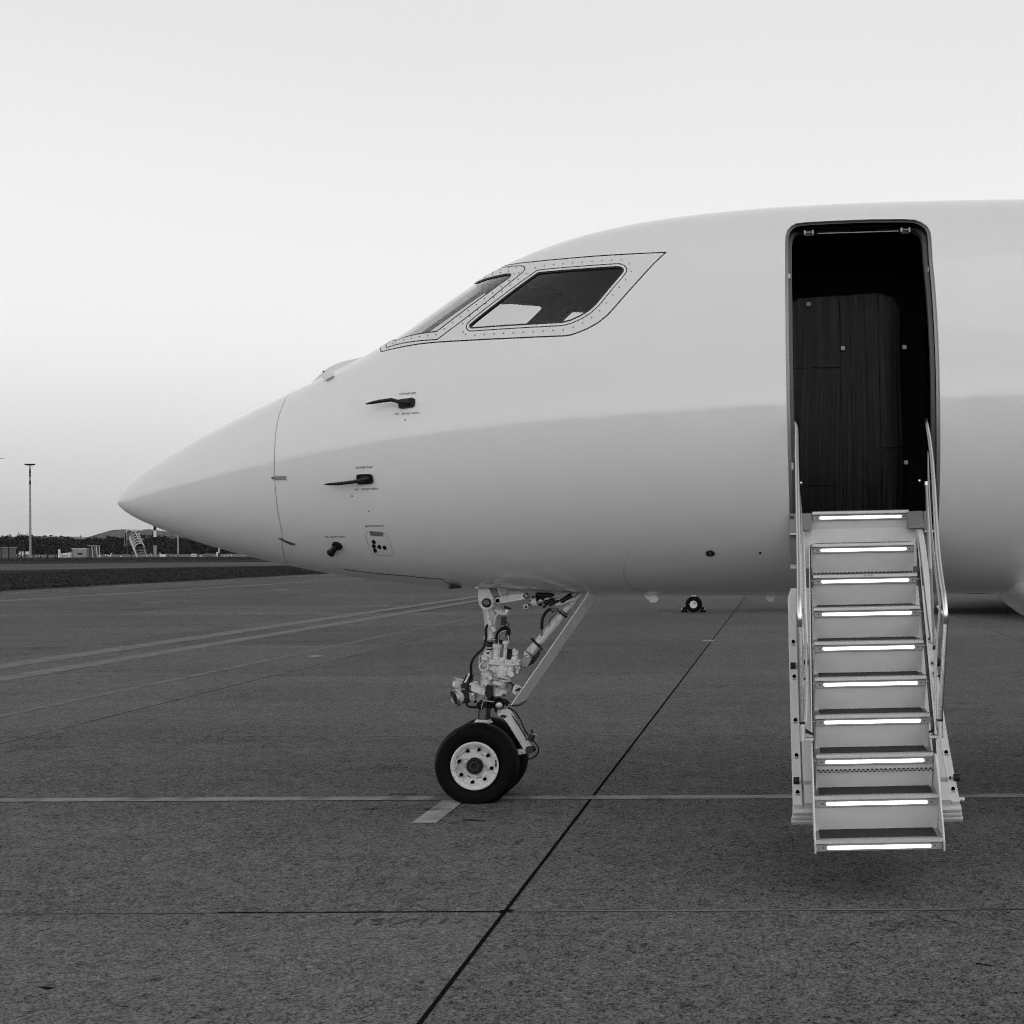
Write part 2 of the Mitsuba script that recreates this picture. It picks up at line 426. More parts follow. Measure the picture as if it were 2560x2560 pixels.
def blades(poly, n, h):
    P = Polygon(poly)
    x0, y0, x1, y1 = P.bounds
    q = np.c_[rng.uniform(x0, x1, 6 * n), rng.uniform(y0, y1, 6 * n)]
    from shapely import contains_xy
    q = q[contains_xy(P, q[:, 0], q[:, 1])][:n]
    a = rng.uniform(0, np.pi, len(q))
    w, hh = rng.uniform(.05, .16, len(q)), rng.uniform(.5, 1.0, len(q)) * h
    d = np.c_[np.cos(a), np.sin(a)] * w[:, None]
    v = np.stack([np.c_[q - d, np.full(len(q), .03)], np.c_[q + d, np.full(len(q), .03)], np.c_[q + rng.normal(0, .05, q.shape), .05 + hh]], 1).reshape(-1, 3)
    return trimesh.Trimesh(v, np.arange(len(v)).reshape(-1, 3), process=False)


put('grass_tuft', join(blades([(-33.5, 45), (-33.5, 170), (-60, 118), (-60, 60)], 26000, .09), blades([(-33.35, 45), (-33.35, 190), (-33.9, 190), (-33.9, 45)], 5000, .12),
                       blades([(-140, 210), (-45, 262), (-45, 380), (-200, 380)], 12000, .22)), 'grass_blade', label='short uneven grass blades of the two dark strips', cat='grass', kind='stuff')


def hill(profile, depth, y, back):
    """a ridge: (x, height) pairs along its crest"""
    xs = np.array([p[0] for p in profile], float)
    hs = np.array([p[1] for p in profile], float)
    x = np.linspace(xs[0], xs[-1], 160)
    h = np.interp(x, xs, hs)
    h = h * (1 + 0.05 * (meshkit.fbm(np.c_[x / 130, x * 0, x * 0], 4) - .5))
    rows = []
    for t in np.linspace(-1, 1, 15):
        k = np.cos(t * np.pi / 2) ** 1.2
        yy = y + (depth if t < 0 else back) * t
        rows.append(np.c_[x, np.full_like(x, yy), -1 + h * k * (1 + .08 * (meshkit.fbm(np.c_[x / 210, x * 0 + t * 3, x * 0], 3, 5) - .5) * (abs(t) > .1))])
    v = np.vstack(rows)
    n = len(x)
    f = [[i * n + j, i * n + j + 1, (i + 1) * n + j + 1] for i in range(14) for j in range(n - 1)] + [[i * n + j, (i + 1) * n + j + 1, (i + 1) * n + j] for i in range(14) for j in range(n - 1)]
    return trimesh.Trimesh(v, f, process=False)


HC = [(-3094.256,15.275),(-3008.391,49.183),(-2943.166,67.753),(-2903.675,81.808),(-2855.618,94.797),(-2807.599,99.043),(-2744.183,96.021),(-2711.600,98.621),(-2658.489,91.187),(-2613.936,86.876),(-2559.132,74.635),(-2459.810,50.198),(-2254.234,18.436)]
put('hill', hill(HC, 260, 6000 - 9.4, 500), 'hill_woods', smooth=True, label='low wooded hill behind the nose, paled by haze', kind='structure')
HR = [(-12136.623,146.491),(-9850.790,168.434),(-8936.493,168.982),(-8570.692,187.944),(-8424.428,182.729),(-8287.306,177.554),(-8022.176,174.102),(-7108.060,133.508),(-4822.408,114.308)]
put('hill_far', hill(HR, 500, 16000, 800), 'hill_woods', smooth=True, label='very distant ridge hardly darker than the sky', kind='structure')


def tree_mesh(x, y, h, r):
    """a ragged crown: an uneven dark core and leaf clumps spread through and beyond it"""
    core = trimesh.creation.icosphere(1)
    v = core.vertices * (1 + 0.28 * rng.normal(size=(len(core.vertices), 1)))
    core = trimesh.Trimesh(v * [r * .8, r * .8, h * .42] + [x, y, h * .47], core.faces, process=False)
    n = 70
    d = rng.normal(size=(n, 3))
    d /= np.linalg.norm(d, axis=1, keepdims=True)
    c = d * rng.uniform(.72, 1.12, (n, 1)) * [r, r, h * .5] + [x, y, h * .52]
    t = rng.normal(size=(n, 3, 3)) * h * .06
    vv = (c[:, None] + t).reshape(-1, 3)
    vv[:, 2] = np.maximum(vv[:, 2], 0)
    return core, trimesh.Trimesh(vv, np.arange(3 * n).reshape(-1, 3), process=False)


parts = []
for k in range(1050):                                               # the wood across the far side of the runway
    u = rng.uniform(-0.60, -0.22) if k < 560 else rng.choice([rng.uniform(-0.22, 0.75), rng.uniform(-0.22, 0.75), rng.uniform(-0.95, -0.6)])
    y = rng.uniform(880, 980)
    x = u * (y + 9)
    px = 1955 + 3500 * u
    big = 1.14 if px < 70 else (1.0 if px < 230 or px > 420 else 1.05)
    parts += tree_mesh(x, y, rng.uniform(9.7, 11.2) * big * (1.0 + .05 * math.sin(x * .06) + .03 * math.sin(x * .17 + 1)), rng.uniform(3.2, 5.2))
put('forest', join(*parts), 'leaf_dark', label='dark wood along the horizon behind the runway', cat='forest', kind='stuff')
parts = []
for k in range(620):                                               # the wood on the other side of the airfield, mirrored in the paint
    a = rng.uniform(math.radians(95), math.radians(445))
    if math.cos(a) > 0.55:
        continue
    d = rng.uniform(520, 620)
    x, y = d * math.sin(a), -9.4 + d * math.cos(a)
    parts += tree_mesh(x, y, rng.uniform(12, 17) * (1 + .25 * math.sin(a * 23) + .15 * math.sin(a * 61)), rng.uniform(6, 9))
put('forest', join(*parts), 'leaf_dark', label='dark wood on the far side of the airfield behind the photographer', cat='forest', kind='stuff')

# ------------------------------------------------------------------ the jet: its skin
TABLE = np.array([(0.000,2.064,2.064,2.064,0.000),(0.110,2.102,2.037,2.059,0.040),(0.224,2.150,2.002,2.059,0.087),(0.346,2.211,1.957,2.066,0.145),(0.500,2.298,1.894,2.088,0.227),(0.671,2.411,1.815,2.124,0.332),(0.866,2.560,1.718,2.182,0.460),(1.049,2.717,1.625,2.248,0.585),(1.225,2.894,1.541,2.317,0.718),(1.378,3.094,1.480,2.376,0.837),(1.517,3.361,1.438,2.423,0.941),(1.612,3.545,1.416,2.452,1.010),(1.703,3.677,1.398,2.474,1.073),(1.789,3.768,1.384,2.492,1.127),(1.897,3.844,1.370,2.510,1.189),(2.000,3.889,1.359,2.524,1.238),(2.121,3.920,1.349,2.537,1.285),(2.236,3.934,1.342,2.549,1.314),(2.366,3.937,1.336,2.562,1.331),(2.510,3.932,1.331,2.576,1.335),(2.683,3.924,1.324,2.597,1.329),(2.915,3.932,1.311,2.635,1.328),(3.232,3.930,1.305,2.635,1.330),(3.667,3.930,1.300,2.640,1.330),(4.117,3.920,1.380,2.700,1.300),(4.522,3.880,1.850,2.950,1.050),(4.893,3.780,2.550,3.200,0.620),(5.191,3.600,3.100,3.350,0.220)])
X0 = -4.4461
fT, fB, fM, fW = (CubicSpline(TABLE[:, 0], TABLE[:, k]) for k in (1, 2, 3, 4))


def hull_point(s, th):
    m, w = fM(s), np.maximum(fW(s), 0)
    sn = np.sin(th)
    h = np.where(sn > 0, fT(s) - m, m - fB(s))
    return np.stack([X0 + s ** 2 + 0 * th, -w * np.cos(th), m + h * sn], -1)


def hull_normal(s, th, e=1e-4):
    s = np.maximum(s, 0.02)
    a, b = hull_point(s + e, th) - hull_point(s - e, th), hull_point(s, th + e) - hull_point(s, th - e)
    n = np.cross(a, b)
    n /= np.linalg.norm(n, axis=-1, keepdims=True) + 1e-15
    out = np.stack([0 * th - .0, -np.cos(th), np.sin(th)], -1)
    return n * np.where((n * out).sum(-1, keepdims=True) < 0, -1, 1)


def params(v):
    s = np.sqrt(np.maximum(v[:, 0] - X0, 1e-6))
    dz = v[:, 2] - fM(s)
    h = np.where(dz > 0, fT(s) - fM(s), fM(s) - fB(s))
    return s, np.arctan2(dz / np.maximum(h, 1e-4), -v[:, 1] / np.maximum(fW(s), 1e-4))


SMAX = math.sqrt(22.4 - X0)
NS, NT = 330, 236


def hull_solid(off):
    s = np.r_[np.linspace(0.035, 2.75, 250), np.linspace(2.75, SMAX, NS - 249)[1:]]
    th = np.arange(NT) / NT * 2 * np.pi
    S, TH = np.meshgrid(s, th, indexing='ij')
    v = hull_point(S, TH) - hull_normal(S, TH) * (off * np.minimum(1, S / .6))[..., None]
    v = v.reshape(-1, 3)
    n = len(v)
    tip = np.array([X0 + off * .06, 0, float(fM(0))])
    end = v[(NS - 1) * NT:].mean(0)
    i, j = np.meshgrid(np.arange(NS - 1), np.arange(NT), indexing='ij')
    k = (j + 1) % NT
    A, B, C_, D = i * NT + j, i * NT + k, (i + 1) * NT + k, (i + 1) * NT + j
    f = np.vstack([np.stack([A, B, C_], -1).reshape(-1, 3), np.stack([A, C_, D], -1).reshape(-1, 3)])
    j = np.arange(NT)
    k = (j + 1) % NT
    f = np.vstack([f, np.stack([np.full(NT, n), k, j], -1), np.stack([np.full(NT, n + 1), (NS - 1) * NT + j, (NS - 1) * NT + k], -1)])
    v = np.vstack([v, tip, end])
    m = trimesh.Trimesh(v, f, process=False)
    if m.volume < 0:
        f = f[:, ::-1]
    return m3.Manifold(m3.Mesh(v.astype(np.float32), f.astype(np.uint32)))


def prism(poly, y0, y1):
    """shapely polygon in (x, z) -> manifold block between y0 and y1"""
    out = m3.Manifold()
    for g in getattr(poly, 'geoms', [poly]):
        rings = [np.array(g.exterior.coords)[:-1]] + [np.array(r.coords)[:-1] for r in g.interiors]
        c = m3.CrossSection([r.astype(np.float32) for r in rings], m3.FillRule.EvenOdd)
        out = out + c.extrude(y1 - y0).transform(np.array([[1, 0, 0, 0], [0, 0, -1, y1], [0, 1, 0, 0]], np.float32))
    return out


def mirror_y(m):
    return m.mirror([0, 1, 0])


def skin_ply(mesh, bsdf, keep=None):
    """writes a piece of skin with the true normals of the hull where it follows it; keep picks 'out', 'in' or 'rest' faces"""
    v, f = arr(mesh)
    a, b, c = v[f[:, 0]], v[f[:, 1]], v[f[:, 2]]
    fn = np.cross(b - a, c - a)
    ln = np.linalg.norm(fn, axis=1)
    ok = ln > 1e-12
    f, fn = f[ok], fn[ok] / ln[ok][:, None]
    cen = (v[f[:, 0]] + v[f[:, 1]] + v[f[:, 2]]) / 3
    N = hull_normal(*params(cen))
    dot = (N * fn).sum(1)
    kind = np.where(dot > .9, 1, np.where(dot < -.9, -1, 0))
    if keep is not None:
        sel = np.isin(kind, keep)
        f, fn, kind = f[sel], fn[sel], kind[sel]
    vv = v[f].reshape(-1, 3)
    nn = np.repeat(fn, 3, 0)
    k3 = np.repeat(kind, 3)
    on = k3 != 0
    if on.any():
        nn[on] = hull_normal(*params(vv[on])) * k3[on][:, None]
    w = level(vv)
    nw = level(nn + [0, 0, EYE[2]]) - level(np.array([0, 0, EYE[2]]))
    path = meshkit.write_ply((w, np.arange(len(w)).reshape(-1, 3)), False, normals=nw)
    return {'type': 'ply', 'filename': path, 'face_normals': False, 'bsdf': {'type': 'ref', 'id': bsdf}}


def put_skin(name, mesh, bsdf, keep=None, label=None, kind=None):
    key = numbered(name)
    scene[key] = skin_ply(mesh, bsdf, keep)
    tag(key, label, kind=kind)


def skin_y(x, z):
    s = np.sqrt(np.maximum(np.asarray(x) - X0, 1e-6))
    dz = z - fM(s)
    h = np.where(dz > 0, fT(s) - fM(s), fM(s) - fB(s))
    return -fW(s) * np.sqrt(np.maximum(1 - (dz / h) ** 2, 1e-4))


def on_skin(x, z, d=0.0):
    """the point of the left side at (x, z), d metres proud of the paint"""
    x, z = np.asarray(x, float), np.asarray(z, float)
    v = np.stack([x, skin_y(x, z), z], -1)
    flat = v.reshape(-1, 3)
    return (flat + hull_normal(*params(flat)) * np.asarray(d, float).reshape(-1, 1)).reshape(v.shape) if np.ndim(d) else (flat + hull_normal(*params(flat)) * d).reshape(v.shape)


def wrap(mesh):
    """(x, z, depth) geometry laid on the left side of the hull"""
    v, f = arr(mesh)
    flat = np.stack([v[:, 0], skin_y(v[:, 0], v[:, 1]), v[:, 1]], -1)
    return trimesh.Trimesh(flat + hull_normal(*params(flat)) * v[:, 2:3], f[:, ::-1] if False else f, process=False)


JET = thing('business_jet', 'large white business jet with pointed nose and its lit boarding stairs let down', 'airplane')
O0, O12, O22, O40 = hull_solid(0.0), hull_solid(0.012), hull_solid(0.020), hull_solid(0.040)
O2 = hull_solid(0.0025)
shell = O0 - O40

surround = Polygon([(-2.519,2.962),(-2.459,2.966),(-2.365,2.971),(-2.231,2.976),(-2.110,2.975),(-1.972,2.970),(-1.912,2.968),(-1.621,2.962),(-1.410,2.959),(-1.271,2.957),(-1.237,2.960),(-1.203,2.969),(-1.135,2.994),(-1.068,3.029),(-1.008,3.079),(-0.949,3.149),(-0.884,3.230),(-0.813,3.318),(-0.742,3.408),(-0.673,3.486),(-0.887,3.490),(-1.100,3.494),(-1.318,3.496),(-1.532,3.503),(-1.701,3.518),(-1.785,3.536)] + [(-1.920,3.652),(-2.179,3.496),(-2.506,3.275),(-2.696,3.158)]).buffer(0)
front_area = Polygon([(-2.485,2.988),(-2.460,2.993),(-2.416,2.998),(-2.320,3.001),(-2.221,2.999),(-2.099,2.993),(-1.932,3.115),(-1.797,3.223),(-1.667,3.344),(-1.615,3.394),(-1.584,3.426),(-1.578,3.452),(-1.591,3.472),(-1.618,3.484),(-1.711,3.501),(-1.761,3.506)] + [(-1.920,3.647),(-2.179,3.491),(-2.506,3.269),(-2.647,3.170)]).buffer(0)
front_pane = Polygon([(-2.428,3.042),(-2.377,3.055),(-2.278,3.059),(-2.200,3.059),(-2.115,3.058),(-1.801,3.298),(-1.678,3.397),(-1.671,3.417),(-1.701,3.423),(-1.782,3.421),(-1.870,3.419),(-1.926,3.409)] + [(-2.125,3.509),(-2.370,3.331),(-2.588,3.180),(-2.616,3.116)]).buffer(0)
side_pane = Polygon([(-1.904,3.053),(-1.886,3.035),(-1.867,3.031),(-1.626,3.029),(-1.413,3.027),(-1.288,3.027),(-1.233,3.038),(-1.172,3.064),(-1.118,3.097),(-1.072,3.141),(-1.008,3.227),(-0.943,3.314),(-0.912,3.360),(-0.913,3.383),(-0.929,3.405),(-0.958,3.418),(-0.986,3.420),(-1.235,3.421),(-1.454,3.423),(-1.488,3.421),(-1.590,3.339),(-1.722,3.231),(-1.857,3.122),(-1.904,3.080)]).buffer(0)
side_pane = side_pane.buffer(-0.012).buffer(0.012).buffer(0.010).buffer(-0.010)
front_pane = front_pane.buffer(-0.01).buffer(0.01)
rim = side_pane.difference(side_pane.buffer(-0.013))
seal = side_pane.buffer(-0.013).difference(side_pane.buffer(-0.024))
glass_side = side_pane.buffer(-0.023)
groove = side_pane.buffer(0.007).difference(side_pane)
lines = surround.buffer(0.0045).difference(surround.buffer(-0.0045)).union(front_area.buffer(0.004).difference(front_area.buffer(-0.004))).intersection(surround.buffer(0.0045))
front_seal = front_pane.buffer(0.011).difference(front_pane)
inner_frame = surround.buffer(-0.0045).difference(front_area.buffer(0.004)).difference(side_pane.buffer(0.007))
front_frame = front_area.buffer(-0.004).difference(front_pane.buffer(0.011)).intersection(surround.buffer(-0.0045))

NEAR = lambda p: prism(p, -2.0, -0.05)
BOTH = lambda p: NEAR(p) + mirror_y(NEAR(p))
radome_edge = [(-3.184,2.715),(-3.167,2.650),(-3.167,2.574),(-3.164,2.484),(-3.160,2.381),(-3.162,2.280),(-3.165,2.205),(-3.167,2.131),(-3.169,2.056),(-3.174,1.969),(-3.175,1.895),(-3.179,1.832),(-3.202,1.769),(-3.223,1.718),(-3.244,1.666),(-3.273,1.621)]
rc = [(radome_edge[0][0] + .08, radome_edge[0][1] + .30)] + radome_edge + [(radome_edge[-1][0] + .03, radome_edge[-1][1] - .30)]
radome_side = Polygon([(X0 - 1, 3.6)] + [(rc[0][0], 3.6)] + rc + [(rc[-1][0], .8), (X0 - 1, .8)]).buffer(0)
R_in, R_out = prism(radome_side.buffer(-0.0022), -2, 2), prism(radome_side.buffer(0.0022), -2, 2)

door_cut = Polygon([(0.056,3.506),(0.060,3.568),(0.074,3.619),(0.097,3.649),(0.128,3.670),(0.182,3.677),(0.350,3.681),(0.597,3.683),(0.798,3.676),(0.861,3.667),(0.899,3.643),(0.928,3.608),(0.940,3.563),(0.939,3.513),(0.930,3.361),(0.930,3.077),(0.930,2.826),(0.930,2.692),(0.929,2.550),(0.929,2.340),(0.933,2.053),(0.937,1.873),(0.939,1.766),(0.929,1.699),(0.912,1.651),(0.882,1.615),(0.835,1.599),(0.527,1.595),(0.183,1.592),(0.124,1.603),(0.085,1.626),(0.063,1.659),(0.052,1.707),(0.048,1.784),(0.048,1.971),(0.045,2.246),(0.043,2.522),(0.045,2.852),(0.049,3.200)]).buffer(0)
door_block = prism(door_cut, -2.0, -0.35)
gear_line = LineString([(-2.857,1.583),(-2.643,1.553),(-2.428,1.532),(-2.324,1.519),(-2.199,1.507),(-2.188,1.480),(-2.188,1.461)] + [(-2.156,1.448)]).buffer(0.0028)
aft_seam = LineString([(-0.915,1.684),(-0.951,1.640),(-0.981,1.585),(-1.000,1.529),(-1.003,1.477),(-0.989,1.444)]).buffer(0.0006)
service_lid = Polygon([(-2.599,1.808),(-2.593,1.814),(-2.483,1.803),(-2.468,1.798),(-2.463,1.778),(-2.461,1.695),(-2.465,1.675),(-2.479,1.668),(-2.582,1.678),(-2.600,1.688),(-2.604,1.706),(-2.604,1.781)]).buffer(0.004)
lid_line = service_lid.buffer(0.0014).difference(service_lid.buffer(-0.0014))
hatch_lines = gear_line.union(aft_seam).union(lid_line)

skin = shell - R_out - BOTH(surround.buffer(0.0045)) - door_block
radome = (shell ^ R_in)
bay = m3.Manifold.cube([.74, .40, .6], False).translate([-2.0, -.20, 1.15])
skin = skin - bay
cut_lines = prism(hatch_lines, -2, -0.02)
skin = skin - (cut_lines ^ (O0 - hull_solid(0.006)))
put_skin(JET + '__fuselage', skin, 'white_paint', keep=[1, 0])
put_skin(JET + '__cabin_lining', skin, 'lining', keep=[-1])
put_skin(JET + '__radome', radome, 'white_paint', keep=[1, 0])
put_skin(JET + '__radome_seam', (hull_solid(0.004) - O12) ^ (R_out - R_in), 'trim_grey', keep=[1])
put_skin(JET + '__panel_seam', (hull_solid(0.004) - hull_solid(.008)) ^ cut_lines, 'label_grey', keep=[1])

for sgn in (1, -1):
    side = (lambda m: m) if sgn == 1 else mirror_y
    sfx = '' if sgn == 1 else ''
    put_skin(JET + '__window_surround', (O0 - O40) ^ side(NEAR(inner_frame)), 'frame_paint', keep=[1, 0])
    put_skin(JET + '__windshield_frame', (O0 - O40) ^ side(NEAR(front_frame)), 'frame_paint', keep=[1, 0])
    put_skin(JET + '__frame_sealant', (O2 - O12) ^ side(NEAR(lines.union(groove))), 'seal_black', keep=[1, 0])
    put_skin(JET + '__window_rim', (hull_solid(.001) - O22) ^ side(NEAR(rim)), 'frame_paint', keep=[1, 0])
    put_skin(JET + '__window_gasket', (hull_solid(.004) - O40) ^ side(NEAR(seal)), 'seal_black', keep=[1, 0])
    put_skin(JET + '__windshield_gasket', (hull_solid(.003) - O40) ^ side(NEAR(front_seal)), 'seal_black', keep=[1, 0])
    put_skin(JET + '__side_window', (hull_solid(.010) - O22) ^ side(NEAR(glass_side)), 'glass_pane', keep=[1])
    put_skin(JET + '__windshield', (hull_solid(.008) - O22) ^ side(NEAR(front_pane)), 'glass_pane', keep=[1])
# the strip of frame over the nose between the two windshields
put_skin(JET + '__centre_post', (O0 - O40) ^ prism(surround.buffer(.0045), -.05, .05), 'frame_paint', keep=[1, 0])

# screws round the windows
ring = []
for poly, off, step in ((side_pane, 0.033, 0.0625),):
    L = poly.buffer(off).exterior
    ring += [L.interpolate(t) for t in np.arange(0, L.length, step)]
for off in (0.030, 0.062):
    L = front_pane.buffer(off).exterior
    ring += [q for q in (L.interpolate(t + off) for t in np.arange(0, L.length, 0.062)) if front_frame.buffer(-.006).contains(q)]
disc = trimesh.creation.cylinder(radius=0.0048, height=0.0016, sections=8)
ms = []
for q in ring:
    if q.x < (-2.604,0.000,3.072)[0] or skin_y(q.x, q.y) > -0.16:
        continue
    d = disc.copy()
    d.apply_translation((q.x, q.y, 0.0010))
    ms.append(wrap(d))
put(JET + '__frame_screws', join(*ms), 'label_grey', jet=True, kind='stuff')

INSIDE = hull_solid(0.052)


def inside(mesh):
    """trims a piece of the interior to the hull"""
    v, f = arr(mesh)
    m = trimesh.Trimesh(v, f)
    m.merge_vertices()
    m.fix_normals()
    return m3.Manifold(m3.Mesh(np.asarray(m.vertices, np.float32), np.asarray(m.faces, np.uint32))) ^ INSIDE


# cockpit: floor, panel, two seats seen against the opposite window
F0 = 1.84
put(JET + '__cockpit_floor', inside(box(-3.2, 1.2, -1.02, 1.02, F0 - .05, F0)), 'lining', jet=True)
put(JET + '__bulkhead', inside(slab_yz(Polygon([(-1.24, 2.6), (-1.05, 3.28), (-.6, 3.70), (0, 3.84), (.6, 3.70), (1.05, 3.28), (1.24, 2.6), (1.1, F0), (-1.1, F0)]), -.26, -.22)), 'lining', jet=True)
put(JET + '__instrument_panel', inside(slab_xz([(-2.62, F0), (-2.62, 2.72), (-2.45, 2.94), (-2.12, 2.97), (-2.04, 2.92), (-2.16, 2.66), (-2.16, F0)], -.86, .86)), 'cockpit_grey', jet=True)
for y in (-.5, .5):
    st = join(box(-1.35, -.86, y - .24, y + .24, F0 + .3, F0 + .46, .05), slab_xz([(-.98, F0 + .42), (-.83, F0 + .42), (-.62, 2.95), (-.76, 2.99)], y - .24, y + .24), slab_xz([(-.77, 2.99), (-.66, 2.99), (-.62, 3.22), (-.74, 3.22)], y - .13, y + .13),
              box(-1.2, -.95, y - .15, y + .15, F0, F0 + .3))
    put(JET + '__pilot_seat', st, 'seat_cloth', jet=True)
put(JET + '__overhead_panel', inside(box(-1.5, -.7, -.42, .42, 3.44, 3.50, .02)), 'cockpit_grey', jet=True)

# ------------------------------------------------------------------ doorway
fr1 = door_cut.buffer(0.004).difference(door_cut.buffer(-0.020))
fr2 = door_cut.buffer(0.004).difference(door_cut.buffer(-0.042))
put_skin(JET + '__door_frame', (hull_solid(.014) - hull_solid(.060)) ^ prism(fr1, -2, -.3), 'alu_dull', keep=[1, 0])
put_skin(JET + '__door_seal', (hull_solid(.061) - hull_solid(.078)) ^ prism(fr1, -2, -.3), 'seal_black', keep=[1, 0])
put_skin(JET + '__inner_frame', (hull_solid(.079) - hull_solid(.135)) ^ prism(fr2, -2, -.3), 'trim_grey', keep=[1, 0])
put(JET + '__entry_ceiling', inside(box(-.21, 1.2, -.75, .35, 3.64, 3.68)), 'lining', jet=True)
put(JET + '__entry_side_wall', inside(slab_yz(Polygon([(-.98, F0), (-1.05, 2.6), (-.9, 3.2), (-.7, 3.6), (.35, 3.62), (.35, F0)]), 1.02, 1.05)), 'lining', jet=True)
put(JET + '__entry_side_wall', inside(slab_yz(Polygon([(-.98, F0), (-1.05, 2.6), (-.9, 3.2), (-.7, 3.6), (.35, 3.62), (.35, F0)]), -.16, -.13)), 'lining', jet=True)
TILT = 0.010
lit = Polygon([(.075, F0), (.075, 3.30), (.10, 3.36), (.16, 3.385), (.70, 3.41), (.80, 3.38), (.85, 3.30), (.862, 3.2), (.862, F0)])
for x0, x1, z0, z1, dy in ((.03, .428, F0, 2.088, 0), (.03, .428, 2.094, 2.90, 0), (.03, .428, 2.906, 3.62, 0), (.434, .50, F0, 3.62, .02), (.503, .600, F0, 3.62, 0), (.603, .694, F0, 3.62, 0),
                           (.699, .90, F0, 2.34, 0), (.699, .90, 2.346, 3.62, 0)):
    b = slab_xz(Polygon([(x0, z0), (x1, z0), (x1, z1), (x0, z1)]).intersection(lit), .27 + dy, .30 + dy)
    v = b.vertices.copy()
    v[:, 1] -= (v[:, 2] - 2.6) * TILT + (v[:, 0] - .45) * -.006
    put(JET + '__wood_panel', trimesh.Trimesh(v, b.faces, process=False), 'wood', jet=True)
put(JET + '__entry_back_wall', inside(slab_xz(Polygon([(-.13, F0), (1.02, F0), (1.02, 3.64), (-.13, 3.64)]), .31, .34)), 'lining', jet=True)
for px in ((0.217,0.240,3.339), (0.447,0.240,3.032), (0.871,0.240,3.031), (0.866,0.240,2.237)):
    put(JET + '__cabinet_latch', box(px[0] - .016, px[0] + .016, .235, .262, px[2] - .016, px[2] + .016, .003), 'aluminium', jet=True)
for px, w, h in (((0.069,-1.020,3.287), .014, .016), ((0.920,-1.020,3.310), .016, .016), ((0.064,-1.120,2.146), .013, .024), ((0.061,-1.120,2.191), .010, .005), ((0.919,-1.120,2.185), .016, .005), ((0.069,-1.140,2.371), .012, .004), ((0.914,-1.140,2.371), .018, .005), ((0.038,-1.100,2.015), .008, .02)):
    put(JET + '__door_latch', box(px[0] - w, px[0] + w, px[1] - .02, px[1] + .02, px[2] - h, px[2] + h, .003), 'aluminium', jet=True)
for a in (2012, 2253):
    p = np.array((0.201,-0.930,3.568)) if a == 2012 else np.array((0.784,-0.930,3.571))
    put(JET + '__hinge_clip', join(*[cyl(p + [sx, -.015, -.014], p + [sx, -.015, .012], .006) for sx in (-.024, .024)], cyl(p + [-.024, -.012, 0], p + [.024, -.012, 0], .003)), 'alu_dull', jet=True)
    put(JET + '__hinge_plate', box(p[0] - .028, p[0] + .028, p[1] + .004, p[1] + .02, p[2] - .018, p[2] + .012), 'seal_black', jet=True)
put(JET + '__hinge_rod', cyl((0.255,-0.920,3.564), (0.744,-0.920,3.569), .0035), 'alu_dull', jet=True)

# ------------------------------------------------------------------ things on the skin
hump = np.array([(-3.154,2.826),(-3.078,2.883),(-3.018,2.930),(-2.942,2.966),(-2.861,2.986),(-2.756,3.006),(-2.699,3.021),(-2.645,3.036),(-2.646,2.982),(-3.133,2.790)])
hp = Polygon(hump)
ms = []
for y, sc in ((-.115, .25), (-.10, .62), (-.07, .86), (-.03, .97), (0, 1), (.03, .97), (.07, .86), (.10, .62), (.115, .25)):
    ms.append((y, sc))
xs = np.array([p[0] for p in hump[:8]])
zs = np.array([p[1] for p in hump[:8]])
xx = np.linspace(xs[0], xs[-1], 40)
zz = CubicSpline(xs, zs)(xx)
base = fT(np.sqrt(xx - X0)) - .03
V = np.array([[[x, y * min(1, 1.6 * math.sqrt(max(0, (x - xs[0]) / (xs[-1] - xs[0])) + .02)), b + (z - b) * sc] for x, z, b in zip(xx, zz, base)] for y, sc in ms])
n = len(xx)
F = [[i * n + j, i * n + j + 1, (i + 1) * n + j + 1] for i in range(8) for j in range(n - 1)] + [[i * n + j, (i + 1) * n + j + 1, (i + 1) * n + j] for i in range(8) for j in range(n - 1)]
put(JET + '__camera_blister', trimesh.Trimesh(V.reshape(-1, 3), F, process=False), 'frame_paint', smooth=60, jet=True)
p = np.array((-2.879,-0.420,2.822))
nrm = hull_normal(*params(np.array([on_skin(p[0], p[2])])))[0]
ice = slab_xz([(p[0] - .036, p[2] + .002), (p[0] + .014, p[2] + .030), (p[0] + .044, p[2] - .004), (p[0] - .008, p[2] - .032)], -.50, -.38)
put(JET + '__ice_sensor', ice, 'frame_paint', jet=True)
put(JET + '__sensor_pin', cyl((p[0] - .016, -.44, p[2] + .014), (p[0] - .034, -.44, p[2] + .036), .0045), 'black_metal', jet=True)


def probe(pts, plate, arm, r):
    """pitot probe: base plate on the skin, swept arm standing off it, tapered tube"""
    c = np.mean(plate, axis=0)
    put(JET + '__pitot_plate', wrap(slab_to_xz(plate, .0, .012)), 'black_metal', jet=True)
    A, Bp, Cp, D, E = (np.array(q) for q in arm)
    put(JET + '__pitot_arm', trimesh.convex.convex_hull(np.vstack([capsule(A, A, .022, .022).vertices, capsule(Bp, Bp, r * 1.05, r * 1.05).vertices])), 'black_metal', smooth=40, jet=True)
    put(JET + '__pitot_tube', tube([Bp, Cp * .92 + Bp * .08, Cp, Cp * .92 + D * .08, D, D * .5 + E * .5, D * .15 + E * .85, E], np.array([1, 1, 1.05, 1, .95, .8, .5, .12]) * r, 12), 'black_metal', smooth=60, jet=True)


def slab_to_xz(poly, d0, d1):
    """polygon in skin (x, z), thick from d0 to d1 above the paint"""
    m = trimesh.creation.extrude_polygon(Polygon(poly).buffer(.004), d1 - d0, engine='earcut')
    m = m.subdivide_to_size(.05)
    m.apply_translation((0, 0, d0 + .0012))
    return m


